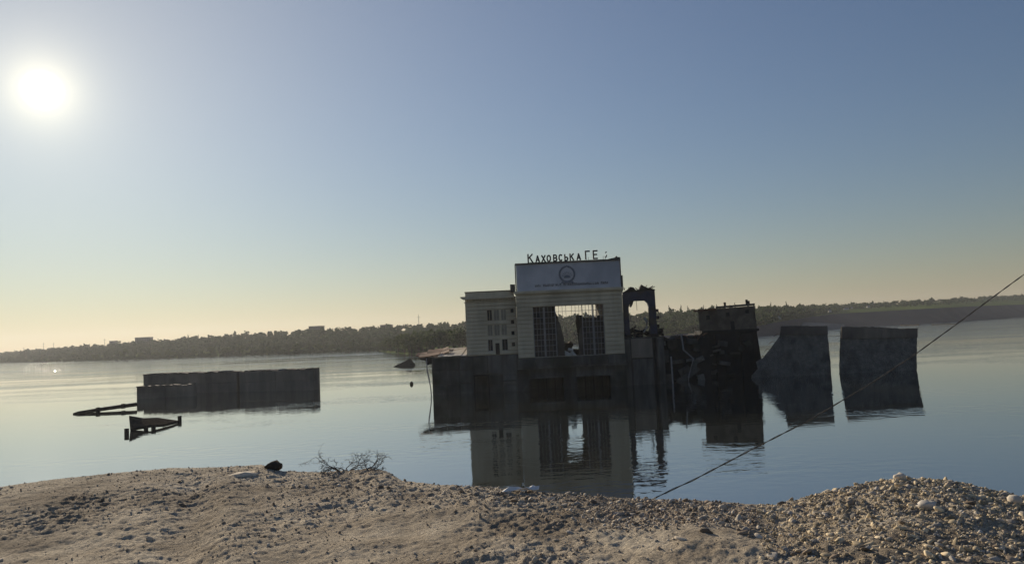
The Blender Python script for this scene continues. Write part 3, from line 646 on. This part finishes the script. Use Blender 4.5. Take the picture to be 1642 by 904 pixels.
def portal(y0, y1, part):
    mb = MB(); out = [(22.35,9.11),(22.35,18.0),(28.6,18.3),(28.7,9.11),(27.35,9.11),(27.3,15.0),(27.1,15.7),(26.6,16.2),(24.2,16.2),(23.6,15.8),(23.35,15.0),(23.35,9.11)]
    # legs and beam as convex prisms so the opening keeps rounded haunches
    mb.prism([(22.35,9.11),(23.35,9.11),(23.35,15.0),(22.35,15.0)], y0, y1)
    mb.prism([(27.35,9.11),(28.7,9.11),(28.65,15.0),(27.3,15.0)], y0, y1)
    mb.prism([(22.35,15.001),(23.35,15.001),(23.6,15.8),(24.2,16.25),(24.2,18.1),(22.35,18.0)], y0, y1)
    mb.prism([(27.3,15.001),(28.65,15.001),(28.62,18.3),(26.6,18.2),(26.6,16.25),(27.1,15.75)], y0, y1)
    mb.prism([(24.201,16.25),(26.599,16.25),(26.599,18.2),(24.201,18.1)], y0, y1); mb.build(part, MAT['crane'], gc)
portal(146.0, 147.0, 'portal_frame')
for x_ in (22.85, 28.0): MB().box(x_-.8, x_+.8, 145.6, 147.4, 9.105, 9.7).build('wheel_bogie', MAT['dark'], gc)
MB().prism([(22.3,18.01),(23.3,18.5),(23.9,19.05),(24.5,18.9),(24.9,18.4),(25.6,18.35),(25.8,18.9),(26.1,19.4),(26.5,19.1),(27.4,18.65),(28.7,18.35),(28.7,18.2),(26.6,18.1)], 145.8, 147.2).build('torn_beam', MAT['dark'], gc)
MB().prism([(22.0,18.0),(22.35,18.0),(22.35,20.6),(22.25,20.7),(22.1,20.0),(21.95,19.6)], 146.1, 146.7).build('bent_post', MAT['dark'], gc)
MB().prism([(23.7,16.3),(24.4,16.3),(24.1,15.5),(23.8,15.0),(23.5,15.2)], 145.9, 146.1).build('hanging_scrap', MAT['dark'], gc)
MB().tube([(25.0,146.5,16.3),(25.03,146.5,14.4)], .04, 4).build('hook_rope', MAT['dark'], gc)
for x_, z_ in ((28.9,14.2),(28.95,12.8),(28.9,11.2)): MB().box(x_-.15, x_+.3, 146.2, 146.8, z_-.3, z_+.3).build('bracket', MAT['dark'], gc)
cg = random.Random(3)
for k in range(12):
    x_ = cg.uniform(22.3, 28.5); z_ = 18.1+cg.uniform(0, .5); a_ = cg.uniform(-.9, .9); l_ = cg.uniform(.5, 1.5)
    MB().tube([(x_, 146+cg.uniform(0,1), z_), (x_+math.sin(a_)*l_, 146+cg.uniform(0,1), z_+abs(math.cos(a_))*l_*.55)], .06+.05*cg.random(), 4).build('torn_bar', MAT['dark'], gc)
for z0, z1 in ((9.8,11.4),(11.4,13.0),(13.0,14.6)):
    MB().tube([(28.2,147.1,z0),(29.0,148.0,z1)], .09, 4).build('brace', MAT['crane'], gc)
gc.location.x -= .75
rg_ = random.Random(14); sc_ = MB()
for k in range(60):
    c_ = Vector((rg_.uniform(22.2, 29.6), rg_.uniform(147.8, 152), 0)); c_.z = 9.2 + rg_.random()*(2.0 if 23.5 < c_.x < 27 else 1.4)
    m_ = Matrix.Translation(c_) @ Matrix.Rotation(rg_.uniform(-1,1), 4, 'X') @ Matrix.Rotation(rg_.uniform(-1,1), 4, 'Y'); s_ = rg_.uniform(.2, .7)
    sc_.box(-s_*1.3, s_*1.3, -s_*.4, s_*.4, -s_*.25, s_*.25, m_)
o = sc_.build('scrap_heap', MAT['dark']); tag(o, 'tangled dark scrap heaped on the block beneath the crane', 'scrap', kind='stuff')
o = MB().tube([(25.5,147.4,10.0),(26.15,147.4,11.0),(26.2,147.4,12.2),(25.8,147.4,12.9)], [.12,.2,.3,.28], 6).build('bent_duct', MAT['pale']); tag(o, 'curved pale duct sticking up from the scrap under the crane', 'duct')
# ------------------------------------------------------------------ dark mass and brick control house on its pier
cw = thing('collapsed_wall', 'black soaked collapsed wall with hanging slabs between the crane block and control house', 'wall', (34, 152, 0))
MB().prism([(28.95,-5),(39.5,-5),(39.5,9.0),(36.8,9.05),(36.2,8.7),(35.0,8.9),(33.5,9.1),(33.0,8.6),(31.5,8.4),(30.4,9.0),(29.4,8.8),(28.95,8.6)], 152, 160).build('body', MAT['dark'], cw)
wg = random.Random(6)
for k in range(16):
    c_ = Vector((wg.uniform(29.4, 39), 151.6-wg.random()*.5, wg.uniform(.2, 8.3))); w_, h_ = wg.uniform(.4, 1.3), wg.uniform(.3, 1.6)
    m_ = Matrix.Translation(c_) @ Matrix.Rotation(wg.uniform(-.5,.5), 4, 'Y') @ Matrix.Rotation(wg.uniform(-.25,.25), 4, 'X')
    MB().cbox(-w_, w_, -.2, .2, -h_*.6, h_*.6, .07, m_).build('hanging_slab', MAT['concrete'] if k % 3 else MAT['concrete2'], cw)
for k in range(14):
    p_ = Vector((wg.uniform(29, 39), 151.9, wg.uniform(7.6, 8.9))); d_ = Vector((wg.uniform(-1,1), -.3, wg.uniform(.2,1.3)))
    MB().tube([p_, p_+d_*.6, p_+d_+Vector((wg.uniform(-.5,.5),-.1,-.2))], .055, 4).build('rebar', MAT['rust'], cw)
o = MB().prism([(32,0.2),(36.5,2.6),(37.2,2.2),(33,-.8)], 150.6, 151.9).build('fallen_slab', MAT['concrete']); tag(o, 'slanting fallen slab leaning on the black collapsed wall', 'slab')
zz_ = [(1092,535),(1096,561),(1112,575),(1104,604)]
o = MB().tube([at(px, py, 150.5) for px, py in zz_] + [at(1104.2, 612, 150.5)], .17, 6).build('zigzag_pipe', MAT['metal']); tag(o, 'pale pipe bent in a zigzag down the black collapsed wall', 'pipe')
pb = thing('control_house_pier', 'tall black wet pier carrying the brick control house', 'pier', (45, 158, 0))
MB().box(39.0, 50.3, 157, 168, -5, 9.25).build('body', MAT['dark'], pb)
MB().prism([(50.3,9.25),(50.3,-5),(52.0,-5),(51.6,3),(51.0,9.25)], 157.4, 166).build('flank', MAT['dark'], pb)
for a_, b_, c_, d_ in ((39.2,41.5,-1,9.0),(42.0,44.0,-1,9.0),(47.3,49.9,-1,9.0)): MB().cbox(a_, b_, 156.6, 156.997, c_, d_, .08).build('rib', MAT['dark'], pb)
MB().box(44.6, 47.2, 156.2, 156.99, 4.6, 5.0).build('catwalk', MAT['concrete'], pb)
for k in range(12):
    c_ = Vector((wg.uniform(39.5, 50), 156.3-wg.random()*.5, wg.uniform(.1, 7))); w_, h_ = wg.uniform(.4, 1.2), wg.uniform(.3, 1.2)
    m_ = Matrix.Translation(c_) @ Matrix.Rotation(wg.uniform(-.5,.5), 4, 'Y')
    MB().cbox(-w_, w_, -.2, .2, -h_*.5, h_*.5, .07, m_).build('broken_facing', MAT['concrete'], pb)
MB().box(39.2, 51.2, 156.4, 163, 9.253, 9.75).build('deck_slab', MAT['dark'], pb)
ch = thing('control_house', 'brick control house tilted on its pier, with small square windows', 'building', (44.5, 157, 9.8))
ct = Matrix.Translation((44.7, 157.5, 9.7)) @ Matrix(((1, .29, 0, 0), (0, 1, 0, 0), (0, 0, 1, 0), (0, 0, 0, 1))) @ Matrix.Rotation(math.radians(-2.2), 4, 'Y')
MB().box(-5.6, -1.6, .0, 3.2, -.15, 4.4, ct).build('left_wall', MAT['brick'], ch)
MB().box(-1.597, 6.4, -.5, 3.4, -.15, 4.6, ct).build('right_wall', MAT['brick'], ch)
MB().box(-6.5, -1.6, -.7, 3.8, 4.403, 4.75, ct).build('roof', MAT['rust'], ch)
MB().box(-1.8, 6.5, -.8, 3.6, 4.76, 5.1, ct).build('roof', MAT['trim'], ch)
for x_, z_, y_ in ((-3.6,3.0,0),(.6,3.3,-.5),(4.7,3.5,-.5)):
    w_ = MB().box(x_-.38, x_+.38, y_-.03, y_+.3, z_-.38, z_+.38, ct).build('window', MAT['glass'], ch)
    MB().box(x_-.5, x_+.5, y_-.12, y_-.035, z_-.52, z_-.4, ct).build('sill', MAT['concrete'], w_)
MB().box(1.0, 1.8, -.53, -.3, -.14, 1.75, ct).build('door', MAT['dark'], ch)
for x_, h_ in ((.2,.8),(4.9,1.0),(5.3,.7)): MB().box(x_-.25, x_+.25, 2, 2.5, 5.1, 5.1+h_, ct).build('roof_vent', MAT['dark'], ch)
# ------------------------------------------------------------------ bare piers to the right
def pier(name, outline, Y, thick, label, m_):
    jr = random.Random(len(outline)); jag = []
    for (ax, ay), (bx, by) in zip(outline, outline[1:]+outline[:1]):                # chipped, uneven edges
        n_ = max(1, int(math.hypot(bx-ax, by-ay)/5)); jag += [(ax+(bx-ax)*k/n_+jr.uniform(-.5,.5)*(k > 0), ay+(by-ay)*k/n_+jr.uniform(-.7,.7)*(k > 0)) for k in range(n_)]
    front = [at(px, py, Y) for px, py in jag]; poly = [(p.x, p.z) for p in front]
    cx = sum(p[0] for p in poly)/len(poly)
    th = thing(name, label, 'pier', (cx, Y, 0), 'bare dam piers')
    mb = MB().prism(poly, Y, Y+thick); sh = (cx/Y)*1.08
    mb.v = [(x_ + (y_-Y)*sh, y_, z_) for x_, y_, z_ in mb.v]; mb.build('body', m_, th); return th
p1 = pier('dam_pier', [(1252,522.5),(1326,522),(1328,545),(1332,580),(1333.5,606),(1203,613),(1205,602),(1215,591),(1212,580),(1223,574),(1233,562),(1242,550),(1250.5,538)], 150, 2.6, 'broken concrete dam pier whose flank sweeps down in a ragged curve', MAT['concrete2'])
p2 = pier('dam_pier', [(1348,523.5),(1410,524),(1440,526.5),(1471,526),(1470.5,560),(1470,604),(1345.5,610),(1346,570)], 150.5, 2.6, 'wide blocky concrete dam pier standing apart at the open end', MAT['concrete2'])
def slabs(th, rows_, Y):
    for poly in rows_:
        pp = [at(px, py, Y) for px, py in poly]; MB().prism([(p.x, p.z) for p in pp], Y-.25, Y-.003).build('cap_course', MAT['blocks'], th)
for px, py in ((1251,536),(1243,548),(1234,560),(1226,571)):
    q = at(px, py, 151); dx = rnd.uniform(.8, 1.6); MB().tube([q+Vector((.3,0,-.1)), q+Vector((-dx*.5,-.1,.1)), q+Vector((-dx,-.2,-.35))], .05, 4).build('rebar', MAT['rust'], p1)
slabs(p1, [[(1252,523),(1326,522.5),(1327,536),(1252,537)]], 150)
slabs(p2, [[(1348.5,524),(1410,524.5),(1440,527),(1470.5,526.5),(1470.5,541),(1348,543)]], 150.5)
# ------------------------------------------------------------------ lock wall blocks at the left
def wallblock(label, A, B, zt, thick, npan, sub=-5, dz=0):
    A = Vector((A[0], A[1], 0)); B = Vector((B[0], B[1], 0)); d = (B-A); ln = d.length; d.normalize(); nn = Vector((-d.y, d.x, 0))
    m_ = Matrix(((d.x, nn.x, 0, A.x), (d.y, nn.y, 0, A.y), (0, 0, 1, 0), (0, 0, 0, 1)))
    th = thing('lock_wall_block', label, 'wall', (A+B)/2, 'lock wall blocks')
    MB().box(0, ln, 0, thick, sub, zt, m_).build('body', MAT['blocks'], th)
    for i in range(npan):
        for j, (z0, z1) in enumerate(((-1, zt*.48), (zt*.5, zt-.12))):
            MB().cbox(ln*i/npan+.08, ln*(i+1)/npan-.08, -.16, -.003, z0, z1, .05, m_).build('panel', MAT['blocks'], th)
    nseg = max(5, int(ln/1.5)); cg = random.Random(int(ln*10))
    for i in range(nseg):
        if cg.random() < .2: continue
        a_, b_ = ln*i/nseg, ln*(i+1)/nseg-cg.uniform(.05,.3); h0, h1, h2 = (cg.uniform(.04,.42) for _ in range(3))
        mb = MB().prism([(a_, zt+.003), (b_, zt+.003), (b_, zt+h0), ((a_+b_)/2, zt+h1), (a_, zt+h2)], -.3, thick+.1); mb.v = [tuple(m_ @ Vector(q)) for q in mb.v]; mb.build('coping_stone', MAT['blocks'], th)
    return th
wallblock('long dark lock wall block with a low stub standing in front of it', (-93.6,188.2), (-67.4,181.0), 4.75, 2.5, 2)
wallblock('dark lock wall block with a clear gap, standing at the open end of the row', (-66.6,180.4), (-47.1,174.7), 4.75, 2.5, 2)
wallblock('low lock wall stub standing in front of the long dark block', (-86.5,170.8), (-74.0,172.5), 2.6, 1.6, 2)
pw = thing('floating_spar', 'dark timber spar floating slantwise, pointing away from the lock wall stub', 'spar', atz(160, 657, 0))
a_ = atz(117, 663, .1); b_ = atz(219, 648, .75)
MB().tube([a_, a_.lerp(b_, .08), a_.lerp(b_,.5)+Vector((0,0,.05)), b_], [.1,.3,.34,.36], 8).build('spar', MAT['wood'], pw, smooth=True)
for t_ in (.38, .78):
    q = a_.lerp(b_, t_); MB().cbox(q.x-.22, q.x+.22, q.y-.45, q.y+.45, q.z-.4, q.z+.48, .1).build('collar', MAT['wood'], pw)
# tilted deck wreck on posts
dk = thing('sunken_deck', 'tilted dark deck slab half sunk on short posts', 'wreck', atz(245, 683, 0))
pA = at(207,665,106); pB = at(286,675,110); pC = at(240,681,104); pD = at(205,687,103.5)
top = [pA, at(250,668,109), pB, pC]
MB().add([*[tuple(p) for p in (at(207,666,106), at(231,670,108), at(252,669,110), at(287,674,111), at(262,680,105.5), at(241,681,104), at(209,687,103.5))], *[tuple(p+Vector((0,0,-.35))) for p in (at(207,666,106), at(231,670,108), at(252,669,110), at(287,674,111), at(262,680,105.5), at(241,681,104), at(209,687,103.5))]],
         [(0,1,2,3,4,5,6),(13,12,11,10,9,8,7)]+[(i, i+7, (i+1)%7+7, (i+1)%7) for i in range(7)]).build('deck', MAT['wood'], dk)
for px, py, Y, h_ in ((203,696,100,.75),(234,689,101.5,.6),(246,689,102,.55),(288,675,110,.8)):
    q = atz(px, py, 0); MB().cbox(q.x-.22, q.x+.22, q.y-.22, q.y+.22, -2, h_, .05).build('post', MAT['wood'], dk)
# the wedge of a sunken roof further out
wd = [atz(629,588,-.2), atz(664,588,-.2)]
Y_ = 300
o = MB().add([tuple(at(629,588.5,Y_)), tuple(at(663,589,Y_)), tuple(at(665,583,Y_+1)), tuple(at(658,574.5,Y_+3)), tuple(at(640,583,Y_+6)), tuple(at(668,588,Y_+9))],
         [(0,1,2,3),(0,3,5,4),(3,2,5),(1,5,2),(0,4,5,1)]).build('sunken_roof', MAT['wood']); tag(o, 'dark wedge of a sunken roof poking out of the open water', 'wreck')
b_ = atz(660, 616, 0)
o = MB().tube([b_+Vector((0,0,-.5)), b_+Vector((0,0,.1)), b_+Vector((0,0,.45)), b_+Vector((0,0,.7))], [.3,.45,.35,.1], 8).build('buoy', MAT['wood'], smooth=True); tag(o, 'tiny dark buoy floating near the annex', 'buoy')
# ------------------------------------------------------------------ near bank
CREST = [(-1200,838,9.0),(-300,797,9.0),(0,780,9.2),(100,766,9.5),(200,756,9.8),(270,750,10.0),(350,748,10.0),(420,744,10.1),(445,754,9.7),(500,756,9.6),(560,754,9.5),(600,750,9.4),(622,755,9.1),(645,770,8.6),
         (700,776,8.2),(760,778,8.0),(830,786,7.7),(900,791,7.5),(1000,798,7.2),(1100,801,6.9),(1190,806,6.7),(1245,809,6.65),(1290,797,6.75),(1340,784,6.85),(1400,772,6.95),(1445,766,6.95),
         (1500,768,6.9),(1540,773,6.85),(1580,783,6.75),(1642,797,6.6),(1720,800,6.6),(1850,785,6.8),(2300,745,7.2),(2900,700,7.6)]
cA, cY, cZ = [], [], []
for px, py, Y in CREST:
    p = at(px, py, Y); cA.append(p.x/p.y); cY.append(p.y); cZ.append(p.z)
cA = np.array(cA); cY = np.array(cY); cZ = np.array(cZ)
ZB = EYE - 1.6
def heapness(x, y):
    a = x/np.maximum(y, 2.5)
    return np.clip((a-.27)/.16, 0, 1)
def ground_z(x, y, fine=True):
    a = x/np.maximum(y, 2.5)
    yc = np.interp(a, cA, cY); zc = np.interp(a, cA, cZ)
    heap = heapness(x, y)
    d = yc - y
    sp = 2.2 - .3*heap
    w = np.exp(-(np.maximum(d, 0)/sp)**2)
    z = ZB + (zc-ZB)*w
    big = fbm(x*.7+3, y*.7, 2)*.05
    rut = -.05*np.exp(-(((x+.42*y+.2)+.25*vnoise(y*.8, x*0+3))/.22)**2) + .03*np.exp(-(((x+.42*y-.25))/.18)**2)
    fade = np.clip(d/1.2, 0, 1)
    z = z + (big + rut*np.clip((y-4)/2, 0, 1))*fade
    if fine:
        z = z + (fbm(x*3, y*3, 3)*.018 + fbm(x*14, y*14, 4, .68)*.034*np.clip(.55+.9*fbm(x*1.1+5, y*1.1+1, 2), .25, 1.2))*np.clip(.45+d/1.0, .45, 1)*(1+.4*heap)
    down = np.maximum(-d, 0)
    z = np.where(d < 0, zc - down*.8 - .0*down + (fbm(x*3, y*3, 4)*.12*np.clip(down*2, 0, 1)) + (fbm(x*14, y*14, 4, .6)*.014 if fine else 0), z)
    return z
nc, nr = 1000, 420
ys = np.concatenate([np.linspace(-2.0, 3.4, 30), np.linspace(3.45, 11.2, nr-90), 11.25+np.linspace(0, 1, 60)**1.5*16])
aa = np.concatenate([np.linspace(-2.6, -.85, 40), np.linspace(-.84, .84, nc-80), np.linspace(.85, 2.6, 40)])
A, Yg = np.meshgrid(aa, ys); Xg = A*(np.maximum(Yg, -2)+2.6)*.92
Zg = ground_z(Xg, Yg)
V = np.stack([Xg.ravel(), Yg.ravel(), Zg.ravel()], 1)
nrr = len(ys); idx = np.arange(nrr*nc).reshape(nrr, nc)
Fq = np.stack([idx[:-1,:-1], idx[:-1,1:], idx[1:,1:], idx[1:,:-1]], -1).reshape(-1, 4)
me = np_mesh('bank', V, Fq); bank = place('bank', me, MAT['ground'], smooth=True); tag(bank, kind='structure')

# stones ------------------------------------------------------------
def ico(sub):
    import bmesh
    bm = bmesh.new(); bmesh.ops.create_icosphere(bm, subdivisions=sub, radius=1)
    v = np.array([p.co[:] for p in bm.verts]); f = np.array([[q.index for q in p.verts] for p in bm.faces]); bm.free(); return v, f
ICO2 = ico(2); ICO1 = ico(1)
def rock_shape(base, rg, rough=.22):
    v, f = base; v = v.copy()
    for _ in range(11):                                    # planed facets
        n = rg.normal(size=3); n /= np.linalg.norm(n); c = rg.uniform(.45, .85)
        dd = v@n - c; v -= np.clip(dd, 0, None)[:, None]*n*.97
    v *= (1 + rg.normal(size=(len(v), 1))*rough*.22)
    v *= np.array([1, rg.uniform(.65, .95), rg.uniform(.45, .8)])
    return v, f
rg = np.random.default_rng(21)
SH2 = [rock_shape(ICO2, rg) for _ in range(9)]; SH1 = [rock_shape(ICO1, rg, .3) for _ in range(9)]
def scatter(n, seed):
    g_ = np.random.default_rng(seed)
    px = g_.uniform(-120, 1760, n); u = g_.random(n)
    a = (px-821)/FPX
    yc = np.interp(a, cA, cY)
    y = 3.9 + (yc+.05-3.9)*np.sqrt(u); x = a*y
    return x, y, g_
def rotz(a):
    c, s_ = np.cos(a), np.sin(a); return np.array([[c,-s_,0],[s_,c,0],[0,0,1]])
def randrot(g_):
    q = g_.normal(size=4); q[1:3] *= .45; q /= np.linalg.norm(q); w, x, y, z = q
    return np.array([[1-2*(y*y+z*z),2*(x*y-z*w),2*(x*z+y*w)],[2*(x*y+z*w),1-2*(x*x+z*z),2*(y*z-x*w)],[2*(x*z-y*w),2*(y*z+x*w),1-2*(x*x+y*y)]])
cands = []
x, y, g_ = scatter(130000, 3)
hp = heapness(x, y)
patch = np.clip(.5+1.6*fbm(x*.9+7, y*.9+2, 3), 0.04, 1)
right = np.clip((x/y+.35)/.5, 0, 1)
keep = g_.random(len(x)) < np.where(hp > .25, .28+.12*hp, patch*(.30+.4*right))
x, y, hp, right = x[keep], y[keep], hp[keep], right[keep]
r = np.exp(g_.normal(0, .76, len(x)))*np.where(hp > .25, .0056+.0016*hp, .0038+.002*right)
r = np.clip(r, .003, .045)
z = ground_z(x, y)
order = np.argsort(-r/np.sqrt(x*x+y*y))
inview = np.abs(x/y) < .68
order = [i for i in order if True]
single = [i for i in order if inview[i]][:290]; sset = set(single)
single_me = {}
HEAP = [('stone', 'pale cream limestone stone lying loose on the gravel heap', 'cream stones on the gravel heap'), ('stone_grey', 'grey stone lying loose on the gravel heap', 'grey stones on the gravel heap'), ('stone_brown', 'rusty brown stone lying loose on the gravel heap', 'brown stones on the gravel heap')]
BANK = [('clod', 'dusty sand-coloured stone half sunk in the bare dirt bank', 'sandy stones in the dirt bank'), ('stone_grey', 'grey stone half sunk in the bare dirt bank', 'grey stones in the dirt bank'), ('stone_brown', 'dark brown stone half sunk in the bare dirt bank', 'brown stones in the dirt bank')]
for i in single:
    heap_ = hp[i] > .25; k = int(g_.integers(9)); c_ = int(g_.choice(3, p=[.62,.2,.18])); mk_, lab_, grp_ = (HEAP if heap_ else BANK)[c_]; key = (k, mk_)
    if key not in single_me:
        v, f = SH2[k]; mm = np_mesh('stone', v, f); mm.materials.append(MAT[mk_]); single_me[key] = mm
    rr = float(r[i]); zz = float(z[i])
    o = place('stone', single_me[key], None, None, loc=(float(x[i]), float(y[i]), zz + rr*.02), rot=(g_.normal()*.35, g_.normal()*.35, g_.random()*6.28), scale=(rr*float(g_.uniform(.9,1.35)), rr, rr*float(g_.uniform(.8,1.05))))
    tag(o, lab_, 'stone', grp_)
def merge(name, ids, shapes, material, sink):
    vs, fs, off = [], [], 0
    for i in ids:
        v, f = shapes[int(g_.integers(len(shapes)))]
        p = (v*(r[i]*np.array([g_.uniform(.85,1.3), 1, g_.uniform(.8,1.1)])))@randrot(g_).T + np.array([x[i], y[i], z[i]+r[i]*sink])
        vs.append(p); fs.append(f+off); off += len(v)
    me = np_mesh(name, np.concatenate(vs), np.concatenate(fs)); o = place(name, me, material); return o
rest = [i for i in order if i not in sset]
gm = [i for i in rest if hp[i] > .25]; dm = [i for i in rest if hp[i] <= .25]
def split(ids, lim): return [i for i in ids if r[i] > lim], [i for i in ids if r[i] <= lim]
b1, b2 = split(gm, .012); c1, c2 = split(dm, .012)
o = merge('gravel', b1[::3]+b1[1::3], SH2, MAT['stone'], 0.); tag(o, 'pale coarse gravel covering the heap by the water', 'gravel', kind='stuff')
o = merge('grey_gravel', b1[2::3], SH2, MAT['stone_grey'], 0.); tag(o, 'greyer coarse gravel mixed through the heap', 'gravel', kind='stuff')
o = merge('fine_gravel', b2, SH1, MAT['stone'], .1); tag(o, 'fine pale gravel between the stones of the heap', 'gravel', kind='stuff')
o = merge('dirt_clods', c1[::2]+c2[::2], SH1, MAT['clod'], .1); tag(o, 'small dry dirt clods strewn over the bank', 'clods', kind='stuff')
o = merge('dark_clods', c1[1::2]+c2[1::2], SH1, MAT['stone_brown'], .1); tag(o, 'small dark earth crumbs strewn over the bank', 'clods', kind='stuff')
# the dark clod on the crest, a flat slab beside it, a small crumpled white sheet on the bank edge
def lump(name, px, py, Y, rad, sq, material, label, cat, seed, up=.4, dz=0):
    gg = np.random.default_rng(seed); p = at(px, py, Y)
    v, f = ICO2; v = v*(1+gg.normal(size=(len(v),1))*.16); v = v*np.array(sq)*rad
    me = np_mesh(name, v, f); zz = float(ground_z(np.array([p.x]), np.array([p.y]))[0])
    o = place(name, me, material, loc=(p.x, p.y, zz+rad*up*sq[2]+dz)); return tag(o, label, cat)
lump('earth_clod', 440, 752, 9.75, .09, (1.1,.9,.75), MAT['wood'], 'dark brown clod of earth on the crest of the dirt bank', 'clod', 2, .6)
lump('flat_rock', 392, 756, 9.3, .13, (1.4,.9,.3), MAT['clod'], 'broad flat rock bedded in the crest beside the dark clod', 'rock', 3, .5)
lump('cream_boulder', 1628, 806, 6.3, .055, (1.1,.9,.8), MAT['clod'], 'large rounded cream boulder at the end of the gravel heap', 'rock', 5, .7)
lump('crest_boulder', 1443, 768, 6.9, .05, (1.1,.9,.7), MAT['clod'], 'angular pale boulder topping the crest of the gravel heap', 'rock', 6, .7)
lump('grey_cobble', 1488, 812, 5.9, .06, (1.2,.8,.7), MAT['stone_grey'], 'dark grey oblong cobble set in the gravel heap', 'rock', 8, .6)
b = MB(); p0 = at(830, 784, 7.6); gg = random.Random(4)
zz = float(ground_z(np.array([p0.x]), np.array([p0.y]))[0])
grid = [[(p0.x-.14+.07*i+gg.uniform(-.02,.02), p0.y-.04+.04*j, zz+.02+gg.uniform(0,.05)) for i in range(6)] for j in range(3)]
b.add([q for row in grid for q in row], [(j*6+i, j*6+i+1, j*6+i+7, j*6+i+6) for j in range(2) for i in range(5)])
o = b.build('white_sheet', MAT['sheeting']); sm = o.modifiers.new('s', 'SOLIDIFY'); sm.thickness = .006
tag(o, 'crumpled white sheet on the bank edge', 'sheeting')

# dead shrub --------------------------------------------------------
def shrub(pxs, label, seed, n, ln, name='dead_shrub'):
    gg = random.Random(seed); c = at(*pxs)
    zb = float(ground_z(np.array([c.x]), np.array([c.y]))[0])
    th = thing(name, label, 'shrub', (c.x, c.y, zb))
    for k in range(n):
        b = MB()
        def grow(p, d, l, r, lev):
            pts = [p]; rs = [r]; nseg = 5
            for i in range(nseg):
                d = (d + Vector((gg.gauss(0,.28), gg.gauss(0,.28), gg.gauss(0,.2)-.02))).normalized()
                p = p + d*l/nseg; pts.append(p); rs.append(r*(1-.8*(i+1)/nseg)+.0008)
                if lev < 3 and i > 0 and gg.random() < .85:
                    side = (d + Vector((gg.gauss(0,.8), gg.gauss(0,.8), gg.gauss(0,.5)))).normalized()
                    grow(p, side, l*gg.uniform(.35,.6), rs[-1]*.75, lev+1)
            b.tube(pts, rs, 4)
        az = gg.uniform(0, 6.28); el = gg.uniform(.15, 1.1)
        d0 = Vector((math.cos(az)*math.cos(el)*1.5, math.sin(az)*math.cos(el), math.sin(el))).normalized()
        grow(Vector((c.x+gg.uniform(-.05,.05), c.y, zb-.02)), d0, ln*gg.uniform(.6,1.1), .006, 0)
        b.build('branch', MAT['twig'], th)
    return th
shrub((552, 754, 9.5), 'leafless tangled dead shrub leaning over the bank edge', 9, 13, .37)
shrub((592, 751, 9.35), 'low grey dry twig bush beside the brown earth hump', 15, 8, .24)

# cable -------------------------------------------------------------
cpx = [(1040,806,7.35),(1052,797,7.2),(1082,782.5,7.25),(1110,770,7.3),(1200,723,7.55),(1300,672,7.85),(1400,612,8.2),(1470,566,8.45),(1540,515,8.7),(1590,478,8.85),(1642,440,9.05),(1760,350,9.5),(1900,235,10.2)]
cp = [at(*q) for q in cpx]
last = cp[-1]; dl = (cp[-1]-cp[-2]); cp += [last+dl*1.2, last+dl*2.6]
dense = []
for i in range(len(cp)-1):
    m_ = max(2, int((cp[i+1]-cp[i]).length/.03))
    for k in range(m_): dense.append(cp[i].lerp(cp[i+1], k/m_))
cab = thing('steel_cable', 'twisted steel cable stretched slantwise above the water from the bank', 'cable', cp[1])
for sidx in range(2):
    pts = []
    for i, p in enumerate(dense):
        ph = i*.03*2*math.pi/.42 + sidx*math.pi
        pts.append(p + Vector((0, math.cos(ph)*.0035, math.sin(ph)*.005)))
    MB().tube(pts, .0042, 5).build('strand', MAT['steel' if sidx else 'trim'], cab)
HAZE = 0.00009
# ------------------------------------------------------------------ haze
m = bpy.data.materials.new('haze_air'); m.use_nodes = True; t = m.node_tree; t.nodes.clear()
v_ = N(t, 'ShaderNodeVolumePrincipled'); v_.inputs['Color'].default_value = (.92, .95, 1, 1); v_.inputs['Density'].default_value = HAZE; v_.inputs['Anisotropy'].default_value = .35
o_ = N(t, 'ShaderNodeOutputMaterial'); t.links.new(v_.outputs[0], o_.inputs['Volume'])
hz = MB().box(-4050, 4050, -340, 4550, -7, 130).build('haze', m); tag(hz, 'thin pale haze hanging over the whole river', 'haze', kind='stuff')
